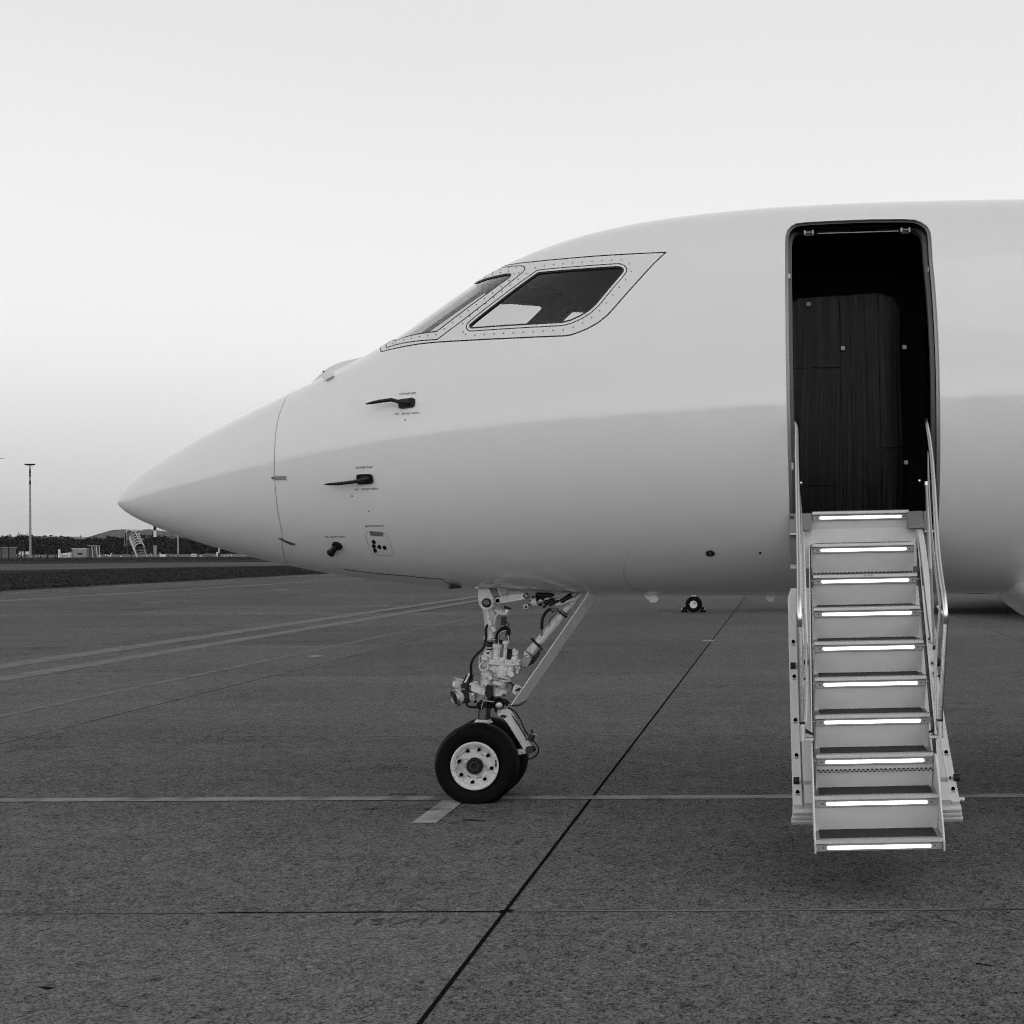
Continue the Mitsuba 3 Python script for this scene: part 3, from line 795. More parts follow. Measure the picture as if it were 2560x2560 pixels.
probe(None, [(-2.309,2.606),(-2.305,2.565),(-2.297,2.561),(-2.224,2.566),(-2.211,2.574),(-2.209,2.608),(-2.218,2.615),(-2.297,2.610)], [(-2.246,-0.905,2.594)] + [(-2.279,-0.952,2.590),(-2.347,-0.924,2.610),(-2.422,-0.900,2.605),(-2.522,-0.867,2.594)], .0112)
probe(None, [(-2.595,2.163),(-2.586,2.167),(-2.515,2.166),(-2.502,2.160),(-2.498,2.126),(-2.506,2.117),(-2.586,2.115),(-2.596,2.121)], [(-2.538,-0.819,2.141)] + [(-2.582,-0.862,2.125),(-2.627,-0.849,2.119),(-2.697,-0.829,2.114),(-2.808,-0.797,2.113)], .0105)
# ice-guarded temperature probe low on the nose
c0, c1 = [(-2.818,1.740)], [(-2.893,1.683)]
a0, a1 = on_skin(*c0[0], .002), np.array([(-2.869,-0.491,1.693)][0])
put(JET + '__temperature_probe', join(lathe([(0, 0), (.033, 0), (.033, .010), (.028, .014), (0, .014)], a0, hull_normal(*params(a0[None]))[0], 24), tube([a0 + [0, -.0, -.004], (a0 + a1) / 2, a1], [.019, .018, .021], 14), tube([a1, a1 + (a1 - a0) * .12], [.027, .026], 14)), 'black_metal', smooth=40, jet=True)


def decal(name, text, h, pos, width=None, bsdf='label_black', rot=0.0, flip=False):
    m = meshkit.text_mesh(text, h, 0.0006)
    v = m.vertices.copy()
    v[:, :2] -= (v[:, :2].min(0) + v[:, :2].max(0)) / 2
    if width:
        v[:, 0] *= width / np.ptp(v[:, 0])
    c, s = math.cos(rot), math.sin(rot)
    v[:, :2] = v[:, :2] @ np.array([[c, s], [-s, c]])
    v[:, 0] += pos[0]
    v[:, 1] += pos[1]
    v[:, 2] += .0016
    put(JET + '__' + name, wrap(trimesh.Trimesh(v, m.faces, process=False)), bsdf, jet=True)


decal('warning_text', 'NO HAND GRIP', .0125, [(-2.256,2.651)][0], .111)
decal('warning_text', 'HOT - DO NOT TOUCH', .0125, [(-2.257,2.527)][0], .159)
decal('warning_text', 'NO HAND GRIP', .0125, [(-2.549,2.211)][0], .109)
decal('warning_text', 'HOT - DO NOT TOUCH', .0125, [(-2.547,2.079)][0], .157)
decal('warning_text', 'HOT - DO NOT TOUCH', .011, [(-2.820,1.793)][0], .136)
decal('panel_text', 'SECURITY/GND SVC', .010, [(-2.533,1.854)][0], .127)
put(JET + '__panel_placard', wrap(slab_to_xz([(-2.571,1.820),(-2.491,1.811),(-2.495,1.792),(-2.571,1.800)], .0002, .0012)), 'label_grey', jet=True)
for c in [(-2.564,1.756),(-2.572,1.729),(-2.537,1.724),(-2.502,1.719),(-2.573,1.702)]:
    put(JET + '__service_port', wrap(slab_to_xz(Point(c).buffer(.0085), -.002, .0022)), 'black_metal', jet=True)
for q in ([(-3.165,2.178),(-3.082,2.176),(-3.084,2.154),(-3.167,2.157)], [(-3.187,1.786),(-3.112,1.758),(-3.115,1.749),(-3.144,1.752),(-3.192,1.776)]):
    put(JET + '__seam_tag', wrap(slab_to_xz(Polygon(q).buffer(-.003), .0005, .004)), 'alu_dull', jet=True)
for q in ([(-3.187,2.169),(-3.167,2.174),(-3.168,2.160)], [(-3.222,1.795),(-3.187,1.788),(-3.190,1.781)]):
    put(JET + '__tag_cord', wrap(slab_to_xz(Polygon(q).buffer(-.001), .0005, .003)), 'trim_grey', jet=True)
c = [(-0.441,1.641)][0]
put(JET + '__static_vent', wrap(slab_to_xz(affinity.scale(Point(c).buffer(.022), 1.1, .65), .0003, .002)), 'seal_black', jet=True)
put(JET + '__vent_core', wrap(slab_to_xz(Point(c).buffer(.003), .002, .005)), 'alu_dull', jet=True)
put(JET + '__drain_hole', wrap(slab_to_xz(Point([(-0.134,1.638)][0]).buffer(.0035), .0003, .0015)), 'seal_black', jet=True)
for q in ([(-2.553,1.945),(-2.551,1.943)], [(-2.269,2.488),(-2.267,2.486)], [(-2.649,2.040),(-2.648,2.039)]):
    put(JET + '__panel_screw', wrap(slab_to_xz(Point(q[0]).buffer(.0012), .0002, .0012)), 'label_grey', jet=True)
# blades under the belly
put(JET + '__blade_antenna', slab_xz([(-0.936,1.380),(-0.847,1.378),(-0.832,1.335),(-0.849,1.319),(-0.881,1.320),(-0.907,1.345)], -.07, -.03), 'frame_paint', jet=True)
put(JET + '__blade_antenna', slab_xz([(-0.164,1.359),(-0.020,1.356),(-0.052,1.346),(-0.069,1.306),(-0.101,1.312),(-0.121,1.345)], -.06, -.04), 'frame_paint', jet=True)
put(JET + '__gear_door_lip', slab_xz([(-2.189,1.458),(-2.115,1.452),(-2.139,1.442),(-2.168,1.441)], -.28, -.1), 'black_metal', jet=True)

# wing root, wings, fin and main wheels aft of the frame
def wing_mesh(root_x, root_c, tip_x, tip_c, y0, y1, z0, z1, th):
    sec = [(0, 0), (.03, .35), (.12, .75), (.3, 1), (.6, .7), (1, .02), (.6, -.35), (.3, -.5), (.12, -.42), (.03, -.25)]
    v, k = [], len(sec)
    for t in np.linspace(0, 1, 8):
        x0, c_, y, z = root_x + (tip_x - root_x) * t, root_c + (tip_c - root_c) * t, y0 + (y1 - y0) * t, z0 + (z1 - z0) * t
        v += [[x0 + a * c_, y, z + b * th * c_] for a, b in sec]
    f = []
    for i in range(7):
        for j in range(k):
            a, b, c_, d = i * k + j, i * k + (j + 1) % k, (i + 1) * k + (j + 1) % k, (i + 1) * k + j
            f += [[a, c_, b], [a, d, c_]] if y1 < y0 else [[a, b, c_], [a, c_, d]]
    return trimesh.Trimesh(v, f, process=False)


# the belly fairing begins just at the right edge of the picture
# half width, lowest point, height where it leaves the hull
fz = [(1.455, .10, 1.345, 1.40), (1.475, .42, 1.325, 1.42), (1.50, .56, 1.300, 1.43), (1.55, .74, 1.245, 1.44), (1.62, .90, 1.185, 1.46), (1.74, 1.04, 1.115, 1.48), (2.0, 1.18, 1.04, 1.52), (2.6, 1.30, .98, 1.6), (4, 1.36, .95, 1.65), (11, 1.36, .97, 1.7), (14, 1.0, 1.2, 1.8), (15.5, .3, 1.62, 1.9)]
V, F = [], []
NF = 28
for x, w, zl, zh in fz:
    for t in np.linspace(0, 2 * np.pi, NF + 1)[:-1]:
        c_, s_ = math.cos(t), math.sin(t)
        V.append([x, w * np.sign(c_) * abs(c_) ** .8, (zl + zh) / 2 + (zh - zl) / 2 * np.sign(s_) * abs(s_) ** .8])
for i in range(len(fz) - 1):
    for j in range(NF):
        k = (j + 1) % NF
        F += [[i * NF + j, (i + 1) * NF + k, i * NF + k], [i * NF + j, (i + 1) * NF + j, (i + 1) * NF + k]]
F += [[0, j, j + 1] for j in range(1, NF - 1)] + [[len(V) - NF, len(V) - NF + j + 1, len(V) - NF + j] for j in range(1, NF - 1)]
put(JET + '__belly_fairing', fixed(V, F), 'white_paint', smooth=40, jet=True)
put(JET + '__wing', wing_mesh(5.6, 5.2, 15.5, 1.6, -1.2, -14.5, 1.25, 2.2, .11), 'white_paint', smooth=40, jet=True)
put(JET + '__wing', wing_mesh(5.6, 5.2, 15.5, 1.6, 1.2, 14.5, 1.25, 2.2, .11), 'white_paint', smooth=40, jet=True)
put(JET + '__tail_fin', slab_xz([(17.5, 3.5), (21.6, 7.4), (24.0, 7.4), (22.3, 3.4)], -.12, .12), 'white_paint', jet=True)


def tyre_profile(R, r, w):
    return [(r, -w * .36), (r + (R - r) * .25, -w * .47), (r + (R - r) * .55, -w * .5), (R - (R - r) * .22, -w * .46), (R - .012, -w * .34), (R, -w * .2), (R, 0), (R, w * .2), (R - .012, w * .34), (R - (R - r) * .22, w * .46), (r + (R - r) * .55, w * .5), (r + (R - r) * .25, w * .47), (r, w * .36)]


for sy in (-2.2, 2.2):
    wheel = JET + '__main_wheel'
    kw = numbered(wheel)
    o = np.array([11.2, sy, .31])
    put(kw + '__tyre', lathe(tyre_profile(.45, .24, .30), o, (0, 1, 0), 40), 'rubber', smooth=40, jet=True)
    put(kw + '__rim', lathe([(0, -.09), (.2, -.09), (.24, -.11), (.24, .11), (.2, .09), (0, .09)], o, (0, 1, 0), 32), 'gear_paint', smooth=30, jet=True)
    put(kw + '__strut', cyl(o, o + [0, 0, 1.1], .09), 'gear_paint', smooth=40, jet=True)

# ------------------------------------------------------------------ nose gear
def gp(name, mesh, mat='gear_paint', smooth=35, label=None):
    return put(JET + '__nose_gear__' + name, mesh, mat, smooth=smooth, jet=True, label=label)


S1 = np.array
# main strut, from the trunnion down to the axle
lug = Polygon([(-2.011,1.441),(-1.943,1.440),(-1.919,1.381),(-1.912,1.352),(-1.916,1.320),(-1.938,1.302),(-1.967,1.296),(-1.994,1.308),(-2.009,1.335),(-2.015,1.380)])
gp('trunnion_lug', slab_xz(lug, -.15, -.10), smooth=25)
gp('trunnion_lug', slab_xz(lug, .10, .15), smooth=25)
pv = S1((-1.957,-0.150,1.343))
gp('pivot_ring', lathe([(.031, 0), (.031, .012), (.022, .014), (.022, .004), (0, .004)], pv + [0, .004, 0], (0, -1, 0), 28), 'black_metal')
gp('pivot_pin', join(lathe([(0, 0), (.019, 0), (.019, .012), (.012, .018), (.008, .012), (0, .012)], pv + [0, -.002, 0], (0, -1, 0), 20), cyl(pv + [-.014, -.012, -.012], pv + [.012, -.02, .014], .004)), 'alu_dull')
gp('trunnion_tube', cyl(pv + [0, .02, 0], pv + [0, .28, 0], .038))
ax0, ax1, ax2 = S1((-1.958,0.000,1.297)), S1((-1.970,0.000,1.088)), S1((-2.002,0.000,0.699))
gp('upper_cylinder', tube([ax0 + (0, 0, .05), ax0, ax0 * .72 + ax1 * .28, ax0 * .35 + ax1 * .65, ax1], [.062, .060, .050, .040, .037], 24))
web = Polygon([(-1.992,1.299),(-1.970,1.299),(-1.943,1.191),(-1.920,1.150),(-1.936,1.143),(-1.967,1.191)])
gp('casting_rib', slab_xz(web, -.066, -.045), smooth=20)
gp('casting_rib', tube(curve([(-1.860,-0.050,1.273), (-1.900,-0.060,1.269), (-1.922,-0.060,1.237), (-1.931,-0.050,1.192)], 6), .007, 8))
gp('casting_boss', slab_xz([(-1.923,1.309),(-1.891,1.282),(-1.843,1.278),(-1.844,1.257),(-1.892,1.260),(-1.924,1.282)], -.07, .05), smooth=20)
gp('rating_plate', slab_xz([(-1.879,1.247),(-1.848,1.244),(-1.855,1.187),(-1.886,1.191)], -.075, -.045), 'label_black', smooth=False)
gp('hose_clamp', tube([(-1.968,0.000,1.112), (-1.970,0.000,1.090)], .045, 20))
gp('hose_clamp', cyl((-1.998,-0.030,1.104), (-1.923,-0.045,1.090), .008), 'dark_metal')
gp('gaiter', tube([(-1.973,0.000,1.077), (-1.974,0.000,1.066), (-1.976,0.000,1.056), (-1.976,0.000,1.045), (-1.978,0.000,1.034), (-1.978,0.000,1.023)], [.024, .020, .024, .020, .024, .021], 18), 'black_metal')
gp('gaiter_ring', tube([(-1.977,-0.003,1.040), (-1.977,-0.003,1.032)], .027, 18))
low = lambda t: S1((-1.978,0.000,1.023)) * (1 - t) + S1((-2.005,0.000,0.707)) * t
gp('lower_cylinder', tube([low(0), low(.05), low(.06), low(.45), low(.46), low(.55), low(.56), low(.64), low(.65), low(1.0)], [.034, .036, .040, .042, .046, .046, .042, .042, .046, .046], 26))
gp('cylinder_bolt', cyl((-1.980,-0.035,1.003), (-1.978,-0.046,1.004), .008), 'black_metal')
gp('cylinder_bolt', cyl((-1.967,-0.040,0.836), (-1.962,-0.062,0.838), .013), 'dark_metal')
gp('cylinder_bolt', cyl((-1.996,-0.045,0.794), (-1.992,-0.066,0.796), .008), 'dark_metal')
for y in (1686, 1693, 1700):
    gp('cylinder_band', tube([S1((-1.995,0.000,0.846)) + (0, 0, (1690 - y) / 372 - .002), S1((-1.995,0.000,0.846)) + (0, 0, (1690 - y) / 372 + .003)], .0475, 22))
# collar with its clamp, tilted
gp('steering_collar', tube([(-2.038,0.000,0.761), (-2.046,0.000,0.727)], .062, 24), smooth=30)
gp('collar_clamp', slab_xz([(-2.081,0.803),(-1.977,0.766),(-1.984,0.721),(-2.087,0.760)], -.10, -.03), smooth=15)
gp('collar_lug', box(*[v for p in zip(S1((-2.086,0.000,0.778)) - (.02, .06, .012), S1((-2.086,0.000,0.778)) + (.02, .06, .03)) for v in p], .006), smooth=15)
gp('collar_skirt', tube([(-2.034,0.000,0.724), (-2.032,0.000,0.681)], [.060, .045], 22), smooth=30)
gp('bracket_plate', slab_xz([(-2.099,0.747),(-2.059,0.741),(-2.060,0.693),(-2.094,0.696)], -.10, -.06), 'far_grey', smooth=15)
gp('bracket_bolt', cyl((-2.076,-0.100,0.735), (-2.074,-0.108,0.736), .009), 'dark_metal')
# steering actuator, manifold block and valves on the right
gp('actuator_can', tube([(-1.922,-0.050,0.959), (-1.918,-0.050,1.031), (-1.917,-0.050,1.036)], [.0245, .0245, .026], 20))
gp('actuator_cap', tube([(-1.917,-0.050,1.036), (-1.916,-0.050,1.042), (-1.915,-0.050,1.058), (-1.914,-0.050,1.064)], [.029, .031, .031, .024], 20))
gp('valve_block', slab_xz([(-1.962,0.965),(-1.866,0.955),(-1.867,0.923),(-1.965,0.933)], -.10, .0), smooth=15)
gp('valve_block', slab_xz([(-1.861,0.958),(-1.762,0.950),(-1.763,0.921),(-1.861,0.920)], -.09, .02), smooth=15)
gp('valve_body', tube([(-1.876,-0.050,0.969), (-1.878,-0.060,0.924), (-1.882,-0.060,0.850)], [.024, .036, .040], 18))
gp('valve_body', capsule(S1((-1.926,-0.050,0.898)), S1((-1.865,-0.060,0.887)), .034, .036))
gp('valve_body', capsule(S1((-1.830,-0.050,0.906)), S1((-1.837,-0.060,0.867)), .026, .024))
gp('side_port', cyl((-1.823,-0.060,0.859), (-1.816,-0.100,0.863), .018))
gp('side_port', cyl((-1.795,-0.040,0.870), (-1.779,-0.040,0.870), .012))
gp('side_port', cyl((-1.965,-0.040,0.900), (-1.937,-0.050,0.898), .022))
gp('block_screw', cyl((-1.888,-0.100,0.954), (-1.887,-0.106,0.955), .006), 'dark_metal')
for q in ((-1.788,-0.030,0.907), (-1.769,-0.030,0.904), (-1.778,-0.030,0.888)):
    gp('pipe_union', cyl(S1(q) + (0, .02, 0), S1(q) + (0, -.03, 0), .010), 'dark_metal')
gp('filler_cap', tube([(-1.800,-0.030,0.987), (-1.798,-0.030,1.017), (-1.796,-0.030,1.019)], [.021, .022, .019], 18))
gp('filler_neck', tube([(-1.806,-0.030,0.947), (-1.803,-0.030,0.966), (-1.801,-0.030,0.984)], [.027, .024, .017], 18))
gp('riser_pipe', tube([(-1.864,-0.060,0.961), (-1.854,-0.060,1.071)], .013, 12))
gp('riser_head', box(*[v for p in zip(S1((-1.854,-0.060,1.068)) - (.020, .02, .010), S1((-1.854,-0.060,1.068)) + (.020, .02, .016)) for v in p], .004), smooth=15)
gp('pipe', tube(curve([(-1.846,-0.080,1.000), (-1.836,-0.080,1.077), (-1.833,-0.080,1.101), (-1.840,-0.070,1.122)], 5), .0035, 8), 'aluminium')
gp('pipe', tube(curve([(-1.904,-0.050,1.058), (-1.904,-0.060,1.106), (-1.890,-0.070,1.136), (-1.858,-0.070,1.154), (-1.849,-0.060,1.153)], 5), .0038, 8), 'aluminium')
gp('support_bracket', slab_xz([(-1.853,1.032),(-1.829,1.026),(-1.836,0.956),(-1.860,0.962)], -.02, .03), 'black_metal', smooth=False)
gp('support_bracket', slab_xz([(-1.923,1.096),(-1.888,1.085),(-1.889,1.052),(-1.910,1.053)], .0, .04), 'black_metal', smooth=False)
gp('pipe_bracket', slab_xz([(-1.870,1.131),(-1.840,1.128),(-1.841,1.074),(-1.865,1.075)], -.01, .02), 'far_mid', smooth=False)
# towing shackle
gp('tow_shackle', tube(curve([(-1.983,-0.050,0.968), (-1.977,-0.060,0.932), (-1.976,-0.070,0.908), (-1.989,-0.070,0.890), (-2.006,-0.070,0.885), (-2.025,-0.070,0.897), (-2.031,-0.070,0.920), (-2.019,-0.060,0.938), (-2.010,-0.050,0.966)], 5), .0065, 10))
gp('shackle_bracket', tube([(-2.003,-0.030,0.986), (-2.038,-0.030,0.981), (-2.042,-0.030,0.941), (-2.040,-0.030,0.898)], .005, 8))
gp('shackle_pin', cyl((-2.043,-0.050,0.913), (-1.979,-0.050,0.909), .005), 'dark_metal')
gp('shackle_lug', box(*[v for p in zip(S1((-1.997,-0.050,0.969)) - (.022, .03, .014), S1((-1.997,-0.050,0.969)) + (.022, .02, .014)) for v in p], .004), smooth=15)
gp('flange', tube([(-1.884,-0.050,0.851), (-1.886,-0.050,0.841)], .060, 22))
gp('flange', tube([(-1.886,-0.050,0.830), (-1.888,-0.050,0.821)], .060, 22))
gp('steering_motor', tube([(-1.888,-0.050,0.819), (-1.890,-0.050,0.769)], .044, 22), 'dark_metal')
gp('motor_port', capsule(S1((-1.925,-0.090,0.805)), S1((-1.891,-0.100,0.795)), .020, .018))
gp('motor_base', tube([(-1.902,-0.050,0.769), (-1.905,-0.050,0.758), (-1.906,-0.050,0.721), (-1.903,-0.050,0.710)], [.040, .048, .048, .036], 22))
gp('base_cap', cyl((-1.868,-0.090,0.724), (-1.864,-0.110,0.726), .010), 'black_metal')
gp('dark_bracket', slab_xz([(-1.982,0.793),(-1.948,0.784),(-1.938,0.723),(-1.965,0.705),(-1.989,0.732)], -.12, -.04), 'black_metal', smooth=False)
gp('motor_lever', tube([(-1.845,-0.050,0.813), (-1.811,-0.060,0.787), (-1.816,-0.070,0.753)], .008, 8), 'black_metal')
gp('door_link', slab_xz([(-1.804,0.784),(-1.779,0.786),(-1.756,0.770),(-1.756,0.759),(-1.789,0.722),(-1.815,0.739),(-1.809,0.763)], -.09, -.05), smooth=15)
gp('link_bolt', cyl((-1.787,-0.090,0.784), (-1.785,-0.100,0.785), .009), 'dark_metal')
gp('link_bolt', cyl((-1.796,-0.090,0.736), (-1.794,-0.100,0.737), .008), 'dark_metal')
gp('link_hook', slab_xz([(-1.792,0.759),(-1.763,0.774),(-1.752,0.764),(-1.768,0.751),(-1.787,0.751)], -.11, -.09), 'black_metal', smooth=False)
# the black tangle of hoses, joints and wiring under the collar
tangle = []
for a in ([(1170, 1746), (1178, 1765), (1196, 1766), (1200, 1771)], [(1178, 1712), (1181, 1722), (1176, 1730), (1172, 1722)], [(1186, 1755), (1200, 1748), (1222, 1742), (1244, 1746), (1262, 1751), (1270, 1764)],
          [(1196, 1760), (1215, 1757), (1238, 1757), (1256, 1752)], [(1200, 1770), (1210, 1762), (1228, 1764), (1246, 1770)], [(1230, 1748), (1252, 1750), (1266, 1756), (1270, 1762)], [(1190, 1764), (1206, 1752), (1232, 1749)]):
    tangle.append(a)
kx = lambda q, y: S1((-1.984,-0.050,0.664)) + S1([(q[0] - 1220) / 374, y, (1760 - q[1]) / 374])
for i, a in enumerate(tangle):
    gp('hose', tube(curve([kx(q, -.04 * math.sin(i * 1.7 + k)) for k, q in enumerate(a)], 5), .0085 if i != 1 else .005, 8), 'hose_black')
for q, r in (((1214, 1760), .022), ((1236, 1757), .026), ((1251, 1763), .030), ((1226, 1766), .018), ((1243, 1768), .016), ((1262, 1757), .014), ((1204, 1755), .016)):
    gp('joint', trimesh.creation.icosphere(2, r).apply_translation(kx(q, -.01)), 'black_metal')
gp('torque_pin', lathe([(0, 0), (.022, 0), (.022, .02), (.012, .024), (0, .024)], kx((1251, 1763), -.03), (0, -1, 0), 20), 'dark_metal')
gp('bright_pipe', tube([kx((1208, 1768), -.06), kx((1213, 1750), -.06), kx((1240, 1752), -.06)], .003, 8), 'aluminium')
gp('drain_nozzle', tube([kx((1239, 1768), -.02), kx((1242, 1781), -.02)], [.012, .008], 10), 'black_metal')
# chrome piston, seen dark, and its saddle on the axle
gp('piston', tube([(-2.016,0.000,0.653), (-2.031,0.000,0.471)], .0405, 26), 'dark_piston')
gp('piston_saddle', tube([(-2.028,0.000,0.536), (-2.027,0.000,0.557)], [.062, .046], 24), 'gear_paint')
# torque link behind the wheels
arm = Polygon([(-1.921,0.611),(-1.867,0.621),(-1.840,0.593),(-1.820,0.545),(-1.727,0.379),(-1.703,0.346),(-1.744,0.331),(-1.759,0.369),(-1.855,0.532),(-1.884,0.568),(-1.916,0.582)])
gp('torque_link', slab_xz(arm, -.055, .045), smooth=20)
gp('link_window', slab_xz(Polygon([(-1.906,0.586),(-1.880,0.592),(-1.861,0.582),(-1.867,0.569),(-1.899,0.575)]), -.062, -.05), 'black_metal', smooth=False)
gp('torque_link', slab_xz([(-1.793,0.355),(-1.734,0.359),(-1.729,0.335),(-1.785,0.323)], -.09, -.02), smooth=15)
gp('torque_link', slab_xz([(-1.759,0.368),(-1.721,0.383),(-1.711,0.367),(-1.749,0.349)], -.05, .0), smooth=15)
gp('link_joint', cyl((-1.708,-0.090,0.357), (-1.736,0.060,0.336), .026), 'black_metal')
gp('link_joint', trimesh.creation.icosphere(2, .022).apply_translation((-1.695,-0.030,0.356)), 'black_metal')
gp('sensor', tube([(-1.711,-0.040,0.414), (-1.694,-0.040,0.443), (-1.696,-0.040,0.486)], [.022, .018, .007], 12), 'black_metal')
gp('sensor_bracket', slab_xz([(-1.708,0.459),(-1.676,0.462),(-1.652,0.446),(-1.673,0.452)], -.055, -.05), 'alu_dull', smooth=False)
gp('wire', tube(curve([(-1.851,-0.050,0.634), (-1.815,-0.060,0.619), (-1.778,-0.060,0.573), (-1.740,-0.060,0.486), (-1.719,-0.050,0.450)], 6), .0052, 8), 'hose_black')
gp('wire', tube(curve([(-1.695,-0.050,0.417), (-1.664,-0.050,0.385), (-1.653,-0.050,0.347), (-1.671,-0.050,0.313), (-1.703,-0.050,0.295), (-1.746,-0.050,0.293)], 6), .0048, 8), 'hose_black')
gp('wire', tube(curve([(-1.821,-0.060,0.584), (-1.798,-0.060,0.546), (-1.762,-0.060,0.484), (-1.726,-0.060,0.414)], 6), .004, 8), 'hose_black')
# retraction link under the belly and the dark machinery behind it
gp('retract_link', slab_xz(Polygon([(-1.898,1.374),(-1.720,1.400),(-1.704,1.394),(-1.696,1.381),(-1.704,1.364),(-1.720,1.359),(-1.891,1.334),(-1.909,1.343),(-1.912,1.361)]), -.13, -.08), smooth=20)
for q in ((-1.890,-0.130,1.355), (-1.706,-0.130,1.382)):
    gp('link_end_bolt', lathe([(0, .006), (.013, .006), (.013, .0)], S1(q), (0, -1, 0), 16), 'black_metal')
gp('link_cap', tube([(-1.708,-0.120,1.382), (-1.690,-0.120,1.384)], [.022, .022], 14), 'alu_dull')
gp('bay_beam', slab_xz([(-1.849,1.434),(-1.432,1.401),(-1.419,1.387),(-1.575,1.374),(-1.721,1.369),(-1.860,1.386)], -.02, .10), 'gear_paint', smooth=15)
for nm, bb in (('bay_wall', (-2.02, -2.0, -.2, .2, 1.44, 1.80)), ('bay_wall', (-1.26, -1.24, -.2, .2, 1.42, 1.80)), ('bay_wall', (-2.0, -1.26, -.215, -.2, 1.45, 1.80)), ('bay_wall', (-2.0, -1.26, .2, .215, 1.45, 1.80)), ('bay_roof', (-2.02, -1.24, -.215, .215, 1.80, 1.82))):
    gp(nm, box(*bb), 'gear_paint', smooth=False)
gp('actuator', tube([(-1.688,-0.060,1.331), (-1.564,-0.050,1.358)], .022, 16), 'dark_metal')
gp('actuator', tube([(-1.673,-0.070,1.337), (-1.641,-0.070,1.344)], .030, 16), 'gear_paint')
gp('actuator_lug', slab_xz([(-1.728,1.322),(-1.696,1.326),(-1.697,1.294),(-1.726,1.295)], -.09, -.04), smooth=15)
gp('lug_hole', cyl((-1.710,-0.090,1.309), (-1.709,-0.097,1.309), .009), 'black_metal')
for a, b, r in (((1348, 1500), (1356, 1514), .016), ((1362, 1497), (1371, 1512), .014), ((1340, 1497), (1330, 1512), .012), ((1372, 1508), (1388, 1503), .015), ((1381, 1516), (1400, 1506), .010), ((1352, 1490), (1385, 1492), .018), ((1366, 1520), (1380, 1506), .009)):
    gp('fitting', capsule(kx(a, -.02) * 1, kx(b, .0) * 1, r, r * .8), 'black_metal')
gp('bay_strut', tube([(-1.568,-0.030,1.322), (-1.386,-0.020,1.391)], .014, 12), 'gear_paint')
gp('bay_strut', tube([(-1.517,-0.050,1.314), (-1.391,-0.030,1.354)], .013, 12), 'gear_paint')
gp('bay_strut', tube([(-1.528,-0.040,1.381), (-1.556,-0.040,1.307)], .011, 12), 'gear_paint')
gp('bay_strut', tube([(-1.483,-0.060,1.338), (-1.415,-0.040,1.379)], .016, 12), 'black_metal')
gp('sling_cable', tube([(-1.816,-0.050,1.294), (-1.731,-0.060,1.311)], .0022, 6), 'aluminium')
gp('sling_cable', tube([(-1.768,-0.050,1.295), (-1.692,-0.060,1.291)], .0022, 6), 'aluminium')
gp('cable_clip', capsule(S1((-1.854,-0.060,1.308)), S1((-1.820,-0.060,1.297)), .009, .006), 'black_metal')
gp('cable_tag', box(*[v for p in zip(S1((-1.844,-0.060,1.284)) - (.008, .003, .007), S1((-1.844,-0.060,1.284)) + (.008, .003, .007)) for v in p]), 'far_lens', smooth=False)
# folding drag brace
b0, b1 = S1((-1.335,0.000,1.413)), S1((-1.727,-0.020,0.974))
bl = lambda t: b0 + (b1 - b0) * t
gp('drag_brace', tube([bl(0), bl(.34)], [.023, .025], 20))
gp('drag_brace', tube([bl(.38), bl(.80)], [.029, .029], 20))
gp('drag_brace', tube([bl(.825), bl(.97), bl(1.0)], [.031, .031, .026], 20))
gp('brace_clamp', tube([bl(.335), bl(.345), bl(.372), bl(.38)], [.029, .034, .034, .030], 20), 'black_metal')
gp('brace_clamp', tube([bl(.345), bl(.352)], .0365, 20), 'gear_paint')
gp('brace_clamp', tube([bl(.795), bl(.80), bl(.82), bl(.825)], [.03, .036, .036, .03], 20), 'black_metal')
gp('brace_clip', capsule(bl(.80) + (-.035, -.02, .03), bl(.83) + (.045, -.02, -.03), .009, .007), 'black_metal')
gp('brace_ring', tube([bl(.945), bl(.955)], .0345, 20), 'seal_black')
gp('brace_fork', slab_xz([(-1.721,0.993),(-1.690,0.955),(-1.723,0.902),(-1.771,0.921),(-1.770,0.940)], -.045, .01), 'far_grey', smooth=15)
gp('brace_fin', slab_xz([(-1.636,1.020),(-1.648,0.972),(-1.687,0.922),(-1.755,0.891),(-1.719,0.947),(-1.680,0.973)], .0, .03), 'black_metal', smooth=False)
gp('brace_hose', tube(curve([(-1.540,-0.060,1.290), (-1.572,-0.060,1.278), (-1.597,-0.060,1.249), (-1.611,-0.060,1.204), (-1.613,-0.060,1.156)], 6), .0105, 10), 'hose_black')
gp('brace_hose', tube([(-1.612,-0.060,1.156), (-1.619,-0.040,1.110)], .0075, 10), 'dark_metal')
gp('hose_bracket', slab_xz([(-1.546,1.299),(-1.501,1.293),(-1.512,1.269),(-1.544,1.269)], -.07, -.03), 'far_mid', smooth=False)
gp('hose_screw', cyl((-1.538,-0.070,1.270), (-1.537,-0.080,1.271), .008), 'black_metal')
gp('thin_wire', tube([(-1.496,-0.050,1.284), (-1.559,-0.050,1.219), (-1.565,-0.050,1.176)], .0025, 6), 'hose_black')
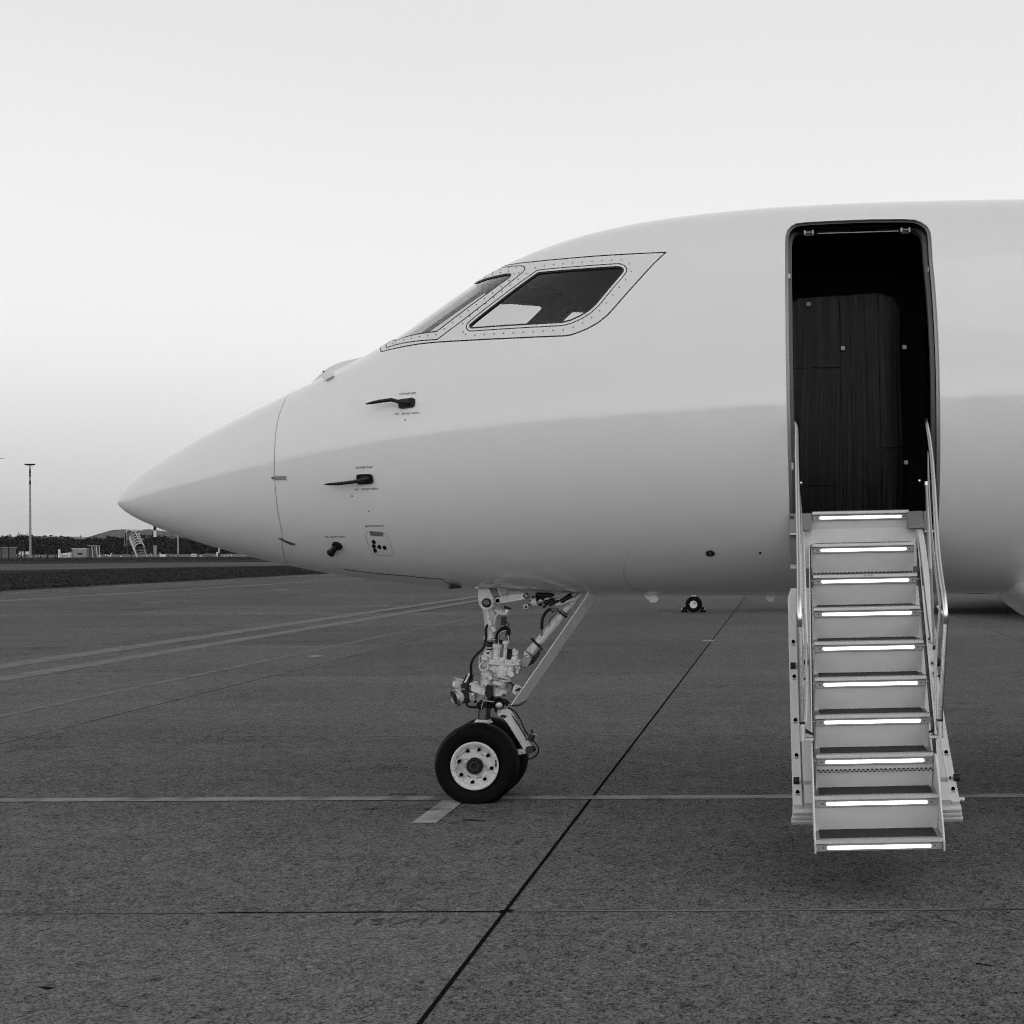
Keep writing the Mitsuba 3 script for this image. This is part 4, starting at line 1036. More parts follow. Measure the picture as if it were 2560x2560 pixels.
# aft gear door hanging down behind the leg, seen nearly edge-on
d0, d1 = S1((-1.273,-0.200,1.397)), S1((-1.800,-0.200,0.669))
dn = np.cross(d1 - d0, [0, 1, 0])
dn /= np.linalg.norm(dn)
dv = np.array([p + n_ * .003 * dn + [y * .30, y, 0] for p in (d0, d1) for n_ in (-1, 1) for y in (0, .17)])
gp('gear_door', trimesh.convex.convex_hull(dv), 'door_paint', smooth=False)
gp('door_edge', cyl(d0 + (0, -.004, 0), d1 + (0, -.004, 0), .0036), 'frame_paint')
gp('door_brush', tube(curve([d1 + (.0, .01, -.002), d1 + (.025, .08, -.008), d1 + (.05, .15, -.002), d1 + (.062, .18, .012)], 5), .009, 8), 'seal_black')
# left-hand hose and the lamp cluster
gp('hose', tube(curve([(-1.967,-0.030,1.197), (-1.984,-0.040,1.182), (-1.988,-0.050,1.121), (-1.995,-0.050,1.075), (-2.007,-0.060,1.039), (-2.045,-0.060,1.002), (-2.075,-0.070,0.964), (-2.088,-0.070,0.929), (-2.090,-0.060,0.883), (-2.098,-0.050,0.848), (-2.120,-0.030,0.798)], 6), .0085, 10), 'hose_black')
gp('hose', tube(curve([(-1.920,-0.050,1.074), (-1.916,-0.050,1.117), (-1.895,-0.060,1.154), (-1.867,-0.050,1.172), (-1.840,-0.050,1.166), (-1.836,-0.050,1.131)], 6), .0095, 10), 'hose_black')
gp('hose', tube(curve([(-1.915,-0.020,1.077), (-1.907,-0.030,1.121), (-1.885,-0.030,1.150), (-1.855,-0.030,1.157), (-1.840,-0.030,1.135)], 6), .008, 10), 'hose_black')
gp('hose_coupling', capsule(S1((-1.840,-0.040,1.157)), S1((-1.840,-0.040,1.133)), .016, .014), 'black_metal')
gp('eye_nut', lathe([(.010, -.004), (.018, -.004), (.018, .004), (.010, .004), (.010, -.004)], S1((-1.848,-0.050,1.193)), (0, -1, .1), 16), 'black_metal')
gp('lamp_bracket', slab_xz([(-2.125,0.865),(-2.098,0.859),(-2.102,0.822),(-2.122,0.763),(-2.112,0.701),(-2.124,0.669),(-2.161,0.670),(-2.161,0.791)], -.05, .05), 'black_metal', smooth=False)
gp('bracket_strip', slab_xz([(-2.107,0.875),(-2.098,0.866),(-2.126,0.811),(-2.142,0.806)], -.058, -.048), 'gear_paint', smooth=False)
for i in range(5):
    q = S1((-2.157,-0.030,0.794)) + (0, 0, -i * .028)
    gp('cooling_fin', box(q[0] - .012, q[0] + .02, q[1] - .02, q[1] + .04, q[2] - .004, q[2] + .004), 'dark_metal' if i % 2 else 'black_metal', smooth=False)
for a, b, R in (((-2.236,0.090,0.784), (-2.199,0.080,0.781), .046), ((-2.204,-0.030,0.706), (-2.172,-0.020,0.715), .056)):
    a, b = S1(a), S1(b)
    n_ = (a - b) / np.linalg.norm(a - b)
    ax = n_ + S1([0, -.42, 0])
    ax /= np.linalg.norm(ax)
    gp('lamp_housing', lathe([(0, -.075), (R * .75, -.07), (R * .98, -.03), (R * 1.02, .0)], a, ax, 26), 'gear_paint')
    gp('lamp_bezel', lathe([(R * 1.02, -.004), (R * 1.06, .0), (R * 1.04, .012), (R * .9, .012), (R * .88, .004)], a, ax, 26), 'aluminium')
    gp('lamp_reflector', lathe([(0, -.045), (R * .4, -.035), (R * .7, -.015), (R * .88, .003)], a, ax, 26), 'chrome')
    gp('lamp_lens', lathe([(R * .9, .006), (R * .5, .011), (0, .013)], a, ax, 26), 'lamp_glass')
# wheels
for nm, y, back in (('', -.165, 1), ('', .165, -1)):
    kw = numbered(JET + '__nose_wheel')
    o = S1((-2.038,-0.210,0.281))
    o = S1([o[0], y, o[2]])
    tyre = lathe(tyre_profile(.272, .155, .178), o, (0, 1, 0), 72)
    v = level(tyre.vertices)
    v[:, 2] = np.maximum(v[:, 2], .003)                          # flattened where it carries the jet
    scene[kw + '__tyre'] = mikit.ply(trimesh.Trimesh(v, tyre.faces, process=False), 'rubber', 40)
    fy = y - back * .082
    n_ = (0, -back, 0)
    f0 = S1([o[0], fy, o[2]])
    put(kw + '__rim', lathe([(.155, -.012), (.159, .002), (.157, .008), (.150, .010), (.140, .006), (.131, .0), (.126, -.010), (.122, -.020), (.060, -.024), (.050, -.022), (.050, -.05), (0, -.05)], f0, n_, 72), 'gear_paint', smooth=28, jet=True)
    put(kw + '__hub', lathe([(.054, -.024), (.054, -.002), (.048, .004), (.036, .004), (.034, -.006), (.022, -.008), (0, -.010)], f0, n_, 32), 'hose_black', smooth=25, jet=True)
    hexa = [(f0[0] + .036 * math.cos(t), f0[2] + .036 * math.sin(t)) for t in np.arange(6) * np.pi / 3 + .2]
    yy = sorted((fy - back * .012, fy - back * .002))
    put(kw + '__hub_nut', slab_xz(Polygon(hexa).difference(Point(f0[0], f0[2]).buffer(.022)), *yy), 'far_mid_metal', jet=True)
    put(kw + '__hub_clip', lathe([(.0555, -.004), (.0575, -.004), (.0575, -.001), (.0555, -.001)], f0, n_, 32), 'alu_dull', jet=True)
    for a in np.radians([75, 37, -10, -55, -100, -148, 163, 115]):
        c = f0 + S1([.108 * math.cos(a), 0, .108 * math.sin(a)])
        put(kw + '__wheel_bolt', lathe([(0, .004), (.009, .004), (.011, -.006), (.0115, -.022)], c, n_, 8), 'black_metal', jet=True)
    for a in np.arange(9) * 2 * np.pi / 9 + .25:                     # scalloped lands between the bolts
        c = f0 + S1([.125 * math.cos(a), 0, .125 * math.sin(a)])
        put(kw + '__rim_land', capsule(c + S1([-math.sin(a) * .022, back * .02, math.cos(a) * .022]), c + S1([math.sin(a) * .022, back * .02, -math.cos(a) * .022]), .0125, .0125), 'gear_paint', smooth=40, jet=True)
    for a, w_ in ((-122, .030), (-78, .030), (55, .026)):
        a = math.radians(a)
        c = f0 + S1([.085 * math.cos(a), -back * -.0235, .085 * math.sin(a)])
        t_ = S1([-math.sin(a), 0, math.cos(a)])
        r_ = S1([math.cos(a), 0, math.sin(a)])
        pts = [c + t_ * w_ / 2 * i + r_ * .0045 * j + S1([0, -back * k, 0]) for i in (-1, 1) for j in (-1, 1) for k in (0, .0012)]
        put(kw + '__wheel_placard', trimesh.convex.convex_hull(np.array(pts)), 'label_black' if w_ > .028 else 'label_grey', jet=True)
    a = math.radians(6)
    c = f0 + S1([.142 * math.cos(a), -back * .008, .142 * math.sin(a)])
    put(kw + '__balance_weight', box(c[0] - .005, c[0] + .005, c[1] - .004, c[1] + .004, c[2] - .024, c[2] + .024, .002), 'black_metal', jet=True)
gp('axle', cyl(S1((-2.038,-0.210,0.281)) * [1, 0, 1] + [0, -.16, 0], S1((-2.038,-0.210,0.281)) * [1, 0, 1] + [0, .16, 0], .035), 'gear_paint')

# ------------------------------------------------------------------ boarding stairs, part of the jet
def sp(name, mesh, mat='stair_paint', smooth=30, label=None, **more):
    return put(JET + '__boarding_stairs__' + name, mesh, mat, smooth=smooth, jet=True, label=label, **more)


LAMP = {'type': 'area', 'radiance': {'type': 'rgb', 'value': [0.2, 0.2, 0.2]}}
B2, B10 = np.array([0.463, -1.437, 1.646]), np.array([0.427, -2.837, 0.254])
bars = {1: np.array([0.472, -1.05, 1.839])}
for i in range(2, 11):
    bars[i] = B10 + (B2 - B10) * (10 - i) / 8.0


def lamp_bar(c, half, h):
    """a rounded light strip standing 3 mm proud of its housing"""
    p = Polygon([(c[0] - half + h, c[2] - h), (c[0] + half - h, c[2] - h), (c[0] + half - h, c[2] + h), (c[0] - half + h, c[2] + h)]).buffer(.0001)
    p = LineString([(c[0] - half + h, c[2]), (c[0] + half - h, c[2])]).buffer(h)
    p = p.intersection(Polygon([(c[0] - half, c[2] - h), (c[0] + half, c[2] - h), (c[0] + half, c[2] + h), (c[0] - half, c[2] + h)]))
    return slab_xz(p, c[1] - .003, c[1] + .003)


for i in range(1, 11):
    c = bars[i]
    W2 = .298 if i >= 9 else .2875
    if i == 1:
        W2 = .285
    y = c[1]
    housing = box(c[0] - W2, c[0] + W2, y, y + .022, c[2] - .017, c[2] + .0165, .001)
    sp('lamp_housing', housing, 'alu_dull', smooth=False)
    sp('step_lamp', lamp_bar(c, .2445, .0084), 'far_lens', smooth=False, emitter=LAMP)
    for sx in (-1, 1):
        sp('lamp_screw', cyl((c[0] + sx * .262, y - .0016, c[2]), (c[0] + sx * .262, y + .004, c[2]), .0042, sides=8), 'seal_black', smooth=False)
    nose = slab_yz([(y - .010, c[2] + .017), (y - .013, c[2] + .021), (y - .013, c[2] + .036), (y - .008, c[2] + .040), (y + .022, c[2] + .040), (y + .022, c[2] + .017)], c[0] - W2 - .002, c[0] + W2 + .002)
    sp('nosing', nose, 'aluminium', smooth=False)
    top = c[2] + .0395
    if i > 1:
        n_rear = .235 if i > 2 else .45
        sp('tread_frame', box(c[0] - W2, c[0] + W2, y + .0215, y + n_rear, top - .022, top - .003, .002), 'aluminium', smooth=False)
        gr = []
        yy = y + .022
        k = 0
        while yy < y + n_rear - .012:                              # ribbed rubber, ribs along the step
            gr.append(box(c[0] - W2 + .022, c[0] + W2 - .022, yy, yy + .0105, top - .004, top + .0028, .0022))
            yy += .0135
        sp('tread_mat', join(*gr), 'tread_rubber', smooth=False, kind='stuff')
# risers: each from under its lamp to the back of the tread below
for i in range(1, 10):
    a, b = bars[i], bars[i + 1]
    Wa = .2875 if i < 9 else .298
    rear = .225 if i > 1 else .435
    ya, za, yb, zb_ = a[1] + .010, a[2] - .014, b[1] + rear, b[2] + .036
    if i == 1:
        r = np.array([[a[0] - .285, ya, za], [a[0] + .300, ya, za], [b[0] + .300, yb, zb_ - .02], [b[0] - .30, yb, zb_ - .02]])
    else:
        r = np.array([[a[0] - Wa, ya, za], [a[0] + Wa, ya, za], [b[0] + Wa, yb, zb_], [b[0] - Wa, yb, zb_]])
    nrm_ = np.cross(r[1] - r[0], r[3] - r[0])
    nrm_ /= np.linalg.norm(nrm_)
    back = nrm_ if nrm_[1] > 0 else -nrm_
    sp('riser', trimesh.convex.convex_hull(np.vstack([r, r + back * .008])), 'stair_paint', smooth=False)
    if i in (2, 8):                                                 # piano hinges of the folding steps
        t = .93 if i == 2 else .22
        for k in range(26):
            m_ = r[0] * (1 - t) + r[3] * t + (r[1] - r[0]) * ((k + .5) / 26)
            w_ = np.linalg.norm(r[1] - r[0]) / 26
            m_ = m_ - back * .004
            sp('hinge_knuckle', box(m_[0] - w_ * .30, m_[0] + w_ * .30, m_[1] - .005, m_[1] + .004, m_[2] - .0035, m_[2] + .0035), 'seal_black' if True else 'aluminium', smooth=False)
            if i == 8:
                m_ = m_ + (r[3] - r[0]) * .075 + np.array([w_ * .5, 0, 0])
                sp('hinge_knuckle', box(m_[0] - w_ * .30, m_[0] + w_ * .30, m_[1] - .005, m_[1] + .004, m_[2] - .0025, m_[2] + .0025), 'seal_black', smooth=False)
    if i == 8:
        q = r[0] * .62 + r[3] * .38
        q2 = r[1] * .62 + r[2] * .38
        sp('hinge_leaf', trimesh.convex.convex_hull(np.array([v + o - back * k for v, o in ((r[0] * .78 + r[3] * .22, 0), (r[1] * .78 + r[2] * .22, 0), (q, 0), (q2, 0)) for k in (.0005, .0035)])), 'stair_paint', smooth=False)
# script on the nosing of the third step, upside down as the steps unfold
m = meshkit.text_mesh('Gulfstream', .009, .0006)
v = m.vertices.copy()
v[:, :2] -= (v[:, :2].min(0) + v[:, :2].max(0)) / 2
v[:, :2] *= -1
c = bars[3]
sp('maker_script', trimesh.Trimesh(np.stack([c[0] + .02 + v[:, 0], c[1] - .0132 - v[:, 2], c[2] + .0285 + v[:, 1]], -1), m.faces, process=False), 'trim_grey', smooth=False)
sl = lambda t, off=0.0: bars[10] + (bars[2] - bars[10]) * t       # along the slope, 0 = lowest lamp
# stringers beside the treads
def beam(xa, xb, pa, pb, lo, hi, **k):
    """plate between two slope points; lo/hi are heights below/above the lamp line"""
    q = [[pa[1], pa[2] + lo], [pb[1], pb[2] + lo], [pb[1], pb[2] + hi], [pa[1], pa[2] + hi]]
    return slab_yz(q, xa, xb)


for sx in (-1, 1):
    x0 = .300 if sx < 0 else .302
    pa, pb = sl(.14), sl(1.0)
    for nm, off, lo, hi, mat in (('stringer', x0 + .008, -.15, .035, 'stair_paint'), ('stringer_liner', x0 + .0015, -.14, .030, 'seal_black')):
        w_ = .005
        xs_ = [pa[0] + sx * off, pb[0] + sx * off]
        V = np.array([[x + d, p[1], p[2] + h] for x, p in zip(xs_, (pa, pb)) for d in (-w_ / 2, w_ / 2) for h in (lo, hi)])
        sp(nm, trimesh.convex.convex_hull(V), mat, smooth=False)
    for i in range(3, 9):
        c = bars[i]
        sp('tread_pin', cyl((c[0] + sx * .286, c[1] + .012, c[2] + .004), (c[0] + sx * .312, c[1] + .012, c[2] + .004), .0062, sides=10), 'aluminium')
    # flanges of the two lowest steps
    c9, c10 = bars[9], bars[10]
    f_ = [(c10[1] - .016, c10[2] - .022), (c10[1] - .016, c10[2] + .03), (c10[1] + .012, c10[2] + .075), (c9[1] - .002, c9[2] + .12), (c9[1] + .10, c9[2] + .215), (c9[1] + .225, c9[2] + .20), (c9[1] + .24, c9[2] + .0), (c10[1] + .24, c10[2] - .02), (c10[1] + .03, c10[2] - .028)]
    xf = (c9[0] + c10[0]) / 2 + sx * .302
    sp('step_flange', slab_yz(f_, xf - .0035, xf + .0035), smooth=False)
    sp('flange_bolt', cyl((xf - .008, c10[1] - .004, c10[2] + .034), (xf + .008, c10[1] - .004, c10[2] + .034), .006, sides=10), 'black_metal')
    sp('end_cap', box(xf - .006, xf + .006, c10[1] - .021, c10[1] + .0, c10[2] - .026, c10[2] + .028, .004), 'aluminium', smooth=False)
    # white arms with rounded heads from the sill brackets
    xa = .113 if sx < 0 else .796
    arm_ = curve([(xa, -1.235, 1.70), (xa, -1.30, 1.735), (xa, -1.40, 1.70), (xa, -1.65, 1.47), (xa, -1.96, 1.165)], 6)
    sp('side_arm', join(*[trimesh.convex.convex_hull(np.array([p + [d, a_, b_] for p in (arm_[k], arm_[k + 1]) for d in (-.0155, .0155) for a_, b_ in ((-.02, -.02), (.02, .02), (-.014, .014), (.02, -.03))])) for k in range(len(arm_) - 1)]), smooth=20)
    sp('arm_piston', tube([(xa + .004, -1.96, 1.17), (xa + .004, -2.06, 1.075)], .0085, 10), 'alu_dull')
    sp('arm_end', box(xa - .010, xa + .014, -2.075, -2.05, 1.05, 1.075, .003), 'black_metal', smooth=False)
# sill: brackets and apron plates round the top step
c = bars[1]
sp('sill_plate', box(.05, .895, c[1] + .022, c[1] + .05, c[2] - .30, c[2] + .028, .002), 'stair_paint', smooth=False)
for xa, xb, d in ((.128, .178, .10), (.748, .84, .12)):
    sp('sill_bracket', trimesh.convex.convex_hull(np.array([[x, y, z] for x in (xa, xb) for y, z in ((c[1] - .01, c[2] + .030), (c[1] - d, c[2] - .06), (c[1] - d, c[2] - .072), (c[1] + .02, c[2] - .072), (c[1] + .02, c[2] + .03))])), 'trim_light', smooth=False)
for xa, xb in ((.046, .098), (.845, .888)):
    sp('sill_bracket', box(xa, xb, c[1] - .03, c[1] + .02, c[2] - .085, c[2] + .028, .003), 'trim_light', smooth=False)
    sp('sill_ledge', box(xa, xb + .02, c[1] - .06, c[1] + .02, c[2] - .100, c[2] - .086, .003), 'aluminium', smooth=False)
    sp('corner_plate', box(xa, xb + .01, c[1] + .0, c[1] + .02, c[2] - .27, c[2] - .10, .003), 'trim_grey', smooth=False)
sp('bracket_slot', LineString([(0, 0), (1, 0)]) and box(.050, .075, c[1] - .033, c[1] - .029, c[2] - .004, c[2] + .016, .002), 'seal_black', smooth=False)

# the door itself, now lying under the steps with its curved skin facing down
p0, p1 = np.array([-.90, 1.50]), np.array([-2.375, .300])
ch = p1 - p0
nn_ = np.array([ch[1], -ch[0]]) / np.linalg.norm(ch)
if nn_[1] > 0:
    nn_ = -nn_
arc = lambda t, o=0.0: p0 + ch * t + nn_ * (.13 * 4 * t * (1 - t) + o)
ts = np.linspace(0, 1, 25)


def door_panel(xa, xb, o0, o1, t0=0.0, t1=1.0, n=20, rnd=0.0):
    tt = np.linspace(t0, t1, n)
    V, F = [], []
    for t in tt:
        k = rnd * (1 - math.sqrt(max(0.0, 1 - max(0, (rnd - t * 1.97)) ** 2 / rnd ** 2))) if rnd else 0
        a, b = arc(t, o0), arc(t, o1)
        V += [[xa + k, *a], [xb - k, *a], [xb - k, *b], [xa + k, *b]]
    for i in range(n - 1):
        for j in range(4):
            k = (j + 1) % 4
            F += [[i * 4 + j, i * 4 + k, i * 4 + 4 + k], [i * 4 + j, i * 4 + 4 + k, i * 4 + 4 + j]]
    F += [[0, 2, 1], [0, 3, 2], [n * 4 - 4, n * 4 - 3, n * 4 - 2], [n * 4 - 4, n * 4 - 2, n * 4 - 1]]
    m_ = trimesh.Trimesh(V, F, process=False)
    m_.fix_normals()
    return m_


DL, DR = .028, .868
sp('door_skin', door_panel(DL, DR, .0, .012, .05, 1.0, 26, .18), 'white_paint', smooth=30)
sp('door_inner', door_panel(DL + .012, DR - .012, -.045, -.001, .10, .985, 24, .18), 'stair_paint', smooth=30)
for xa, xb in ((DL + .004, DL + .046), (DR - .046, DR - .004)):
    sp('door_edge_frame', door_panel(xa, xb, -.085, .0, .18, .985, 20), smooth=25)
for xa, xb in ((DL + .055, DL + .108), (DR - .108, DR - .055)):
    sp('door_rib', door_panel(xa, xb, -.125, -.04, .36, .90, 18), smooth=25)
    sp('door_rib', door_panel(xa + .004, xb + .006, -.10, -.04, .905, .985, 4), smooth=25)
for o0, o1, dx, t0, t1 in ((-.055, -.040, .002, .978, 1.002), (-.030, -.014, .005, .985, 1.008), (-.006, .014, .009, .990, 1.014)):
    sp('door_end_lip', door_panel(DL - dx, DR + dx, o0, o1, t0, t1, 4), smooth=False)
for t in (.30, .44, .62, .77, .93):
    for x, s_ in ((DL + .026, 1), (DR - .026, 1)):
        a = arc(t, -.085)
        sp('latch_stud', lathe([(0, .012), (.007, .012), (.010, .004), (.010, 0)], (x, a[0], a[1]), (0, nn_[0] * -1, nn_[1] * -1), 10), 'black_metal', smooth=30)
        a = arc(t + .012, -.0855)
        sp('stud_plate', box(x - .010, x + .010, a[0] - .004, a[0] + .002, a[1] - .004, a[1] + .006, .001), 'alu_dull', smooth=False)
for t in (.40, .885):
    for x, s_ in ((DL + .024, -1), (DR + .004, 1)):
        a = arc(t, -.095)
        sp('latch_roller', join(cyl((x - .018, a[0], a[1]), (x + .012, a[0], a[1]), .019, sides=18), cyl((x - .03 * s_, a[0], a[1]), (x + .04 * -s_, a[0], a[1]), .007, sides=10)), 'black_metal', smooth=35)
a = arc(.955, -.05)
sp('latch_block', box(DR - .02, DR + .030, a[0] - .008, a[0] + .012, a[1] - .006, a[1] + .010, .004), 'stair_paint', smooth=False)

# polished handrails
for nm, xs_, sx in (('left', (.099, .081, .083), -1), ('right', (.838, .803, .766), 1)):
    top_, elb, foot = np.array([xs_[0], -1.40, 2.36]), np.array([xs_[1], -2.45, 1.375]), np.array([xs_[2], -2.45, .715])
    up = curve([top_ + (sx * .006, .08, .025), top_ + (0, .02, .012), top_ + (0, -.06, -.045), top_ * .5 + elb * .5, elb + (0, .05, .05)], 8)
    sp('handrail', tube(up, .0132, 16), 'chrome', smooth=60)
    bend = curve([elb + (0, .05, .05), elb + (0, .010, .008), elb + (0, -.012, -.035), elb + (0, -.008, -.10)], 6)
    sp('handrail_elbow', tube(bend, .0135, 16), 'chrome', smooth=60)
    sp('handrail_post', tube([elb + (0, -.008, -.10), foot + (0, 0, .06)], .0125, 16), 'chrome', smooth=60)
    sp('post_collar', tube([foot + (0, 0, .085), foot + (0, 0, .075)], .0155, 14), 'black_metal')
    sp('post_foot', tube([foot + (0, 0, .07), foot + (0, 0, -.01)], .0150, 14), 'aluminium')
    inner = curve([elb + (-sx * .020, .035, -.02), elb * .55 + foot * .45 + (-sx * .028, .05, 0), foot + (-sx * .018, .02, .07)], 8)
    sp('inner_rail', tube(inner, .0068, 10), 'aluminium', smooth=60)
    up2 = [top_ + (-sx * -.012, .05, -.16), top_ * .5 + elb * .5 + (sx * -.018, .06, -.06), elb + (-sx * .020, .035, -.02)]
    sp('inner_rail', tube(curve(up2, 8), .0058, 10), 'aluminium', smooth=60)
    sp('foot_bracket', box(*sorted((foot[0] - sx * .004, foot[0] - sx * .055)), foot[1] - .008, foot[1] + .03, foot[2] - .012, foot[2] + .004, .003), 'aluminium', smooth=False)
    sp('foot_gusset', slab_xz([(foot[0] - sx * .014, foot[2] + .05), (foot[0] - sx * .056, foot[2] + .022), (foot[0] - sx * .056, foot[2] + .012), (foot[0] - sx * .014, foot[2] + .028)], foot[1] + .01, foot[1] + .016), 'black_metal', smooth=False)
    k_ = elb * .45 + foot * .55
    sp('rail_stop', cyl(k_ + (-sx * .022, .01, 0), k_ + (-sx * .004, .01, 0), .006, sides=10), 'black_metal')
    sp('rail_knob', trimesh.creation.icosphere(2, .011).apply_translation(top_ + (-sx * .02, .25, -.315)), 'chrome', smooth=60)
# telescopic strut on the right
t0_, t1_, t2_ = np.array((0.848,-1.250,2.013)), np.array((0.813,-1.720,1.527)), np.array((0.780,-2.140,1.127))
t3_ = np.array((0.740,-2.480,0.727))
sp('strut_tube', tube([t0_, t1_], .0105, 14), 'aluminium')
sp('strut_cap', tube([t0_ + (0, 0, .022), t0_ + (0, 0, -.006)], .013, 14), 'chrome')
sp('strut_rod', tube([t1_, t2_], .0085, 14), 'alu_dull')
sp('strut_rod', tube([t2_, t3_], .0055, 12), 'aluminium')
sp('strut_collar', tube([t2_ + (0, .006, .008), t2_ + (0, -.006, -.006)], .0105, 12), 'black_metal')
# arm joining the arm link on the far side
sp('cross_link', slab_xz([(.815, 1.335), (.826, 1.345), (.850, 1.300), (.846, 1.290)], -1.98, -1.94), smooth=False)

# ------------------------------------------------------------------ the jet parked behind, seen only under the belly of the first
J2 = thing('parked_jet', 'second jet parked behind the first, only its chocked nose wheel showing under the belly', 'airplane')
W0 = np.array([-2.33, 27.5, 0.0])                                  # under its nose wheel
sec = [(-2.4, .03, .03, 1.75), (-2.1, .28, .28, 1.78), (-1.2, .62, .62, 1.85), (0, .95, .98, 2.0), (1.2, 1.12, 1.18, 2.05), (3, 1.15, 1.2, 2.05), (9, 1.15, 1.2, 2.05), (12, .95, .95, 2.3), (15, .5, .5, 2.7), (17, .12, .12, 2.95)]
sx_ = np.linspace(-2.4, 17, 70)
cs = [np.interp(sx_, [s[0] for s in sec], [s[k] for s in sec]) for k in (1, 2, 3)]
V, F = [], []
for x, w, h, zc in zip(sx_, *cs):
    for t in np.arange(28) * 2 * np.pi / 28:
        V.append(W0 + [x, w * math.cos(t), zc + h * math.sin(t)])
for i in range(len(sx_) - 1):
    for j in range(28):
        k = (j + 1) % 28
        F += [[i * 28 + j, i * 28 + k, (i + 1) * 28 + k], [i * 28 + j, (i + 1) * 28 + k, (i + 1) * 28 + j]]
m = trimesh.Trimesh(V, F, process=False)
m.fix_normals()
put(J2 + '__fuselage', m, 'white_paint', smooth=True)
fair = np.array([[x, y, z] for x, w in ((4.6, .3), (5.8, 2.0), (11.5, 2.1), (13, .4)) for y in (-w, w) for z in (.55 if w > 1 else .8, 1.5)])
put(J2 + '__belly_fairing', trimesh.convex.convex_hull(fair + W0), 'white_paint', smooth=20)
for s in (-1, 1):
    w_ = wing_mesh(5.8, 5.2, 10.2, 1.2, s * .8, s * 9.0, .75, 1.45, .11)
    w_.apply_translation(W0)
    put(J2 + '__wing', w_, 'white_paint', smooth=40)
    eng = lathe([(.30, 0), (.46, .05), (.50, .5), (.48, 1.8), (.30, 2.6), (.2, 2.6), (.2, .3), (.30, 0)], W0 + [10.3, s * 1.75, 2.7], (1, 0, 0), 24)
    put(J2 + '__engine', eng, 'white_paint', smooth=40)
    kw = numbered(J2 + '__main_wheel')
    o = W0 + [10.2, s * 1.5, .36]
    put(kw + '__tyre', lathe(tyre_profile(.355, .2, .22), o, (0, 1, 0), 32), 'rubber', smooth=40)
    put(kw + '__leg', cyl(o, o + [0, 0, .6], .07), 'gear_paint')
put(J2 + '__tail_fin', slab_xz([(W0[0] + 12.6, 3.0), (W0[0] + 15.6, 5.6), (W0[0] + 17.2, 5.6), (W0[0] + 16.2, 3.0)], W0[1] - .1, W0[1] + .1), 'white_paint')
for y in (-.13, .13):
    kw = numbered(J2 + '__nose_wheel')
    o = W0 + [0, y, .209]
    put(kw + '__tyre', lathe(tyre_profile(.211, .098, .12), o, (0, 1, 0), 36), 'rubber', smooth=40)
    f0 = o + [0, -.045 if y < 0 else .045, 0]
    put(kw + '__rim', lathe([(.1, 0), (.098, .006), (.07, -.004), (0, -.006)], f0, (0, -1 if y < 0 else 1, 0), 28), 'far_white', smooth=30)
    put(kw + '__valve', cyl(f0 + [.035, 0, .03], f0 + [.035, -.012 if y < 0 else .012, .03], .018), 'black_metal')
put(J2 + '__nose_strut', cyl(W0 + [0, 0, .2], W0 + [-.05, 0, 1.3], .05), 'gear_paint')
put(J2 + '__strut_fork', box(W0[0] - .07, W0[0] + .06, W0[1] - .06, W0[1] + .06, .40, .47, .01), 'gear_paint')
for s, nm in ((-1, 'left'), (1, 'right')):
    k = thing('wheel_chock', f'small black wheel chock against the {"front" if s < 0 else "rear"} of the far nose wheel', 'wheel chock', 'chocks at the far nose wheel')
    x = W0[0] + s * .235
    body = Polygon([(x - s * .085, .002), (x + s * .085, .002), (x + s * .08, .05), (x + s * .015, .145), (x - s * .02, .14), (x - s * .05, .06)])
    body = body.difference(Point(x + s * .015, .062).buffer(.020))
    put(k + '__body', slab_xz(body, W0[1] - .24, W0[1] + .05), 'rubber')
    put(k + '__handle', cyl((x + s * .055, W0[1] - .245, .095), (x + s * .075, W0[1] - .245, .085), .012), 'far_white')

# ------------------------------------------------------------------ far airfield, left of the nose
D = 395.0
Yf = D - 9.4
P2 = lambda q: (q[0], q[2])


def mast(name, label, x, y, h, heads, r=.32, bands=True):
    k = thing(name, label, 'floodlight mast', 'apron floodlight masts')
    put(k + '__pole', tube([(x, y, 0), (x, y, h * .62), (x, y, h)], [r, r * .72, r * .55], 12), 'far_grey', smooth=40)
    if bands:
        for a, b in ((.875, .955), (.79, .835)):
            put(k + '__dark_band', cyl((x, y, h * a), (x, y, h * b), r * .72, sides=12), 'far_black', smooth=40)
        put(k + '__joint_ring', cyl((x, y, h * .62), (x, y, h * .63), r * .85, sides=12), 'far_grey')
    put(k + '__crossarm', join(box(x - 1.25, x + 1.1, y - .15, y + .15, h + .1, h + .28), box(x - .9, x + .9, y - .8, y - .6, h + .05, h + .2), box(x - .9, x + .9, y + .6, y + .8, h + .05, h + .2), cyl((x - .9, y, h - .35), (x, y, h + .1), .06), cyl((x + .9, y, h - .35), (x, y, h + .1), .06)), 'far_black')
    for dx in heads:
        put(k + '__floodlight', box(x + dx - .22, x + dx + .22, y - .55, y - .15, h - .02, h + .34, .05), 'far_black')


m0 = (-212.067,385.600,0.223)
mast('floodlight_mast', 'tall floodlight mast with dark bands standing behind the fence', m0[0], Yf, 26.2, (-1.05, -.6, -.15, .35, .8, 1.35))
m1 = (-221.998,385.600,0.267)
mast('floodlight_mast', 'second floodlight mast cut by the left edge, only one lamp arm showing', m1[0], Yf, 28.0, (-1.0, 0), bands=False)
put('floodlight_mast_001__long_arm', box(m1[0] + 1.0, m1[0] + 2.6, Yf - .1, Yf + .1, 28.05, 28.22), 'far_grey')

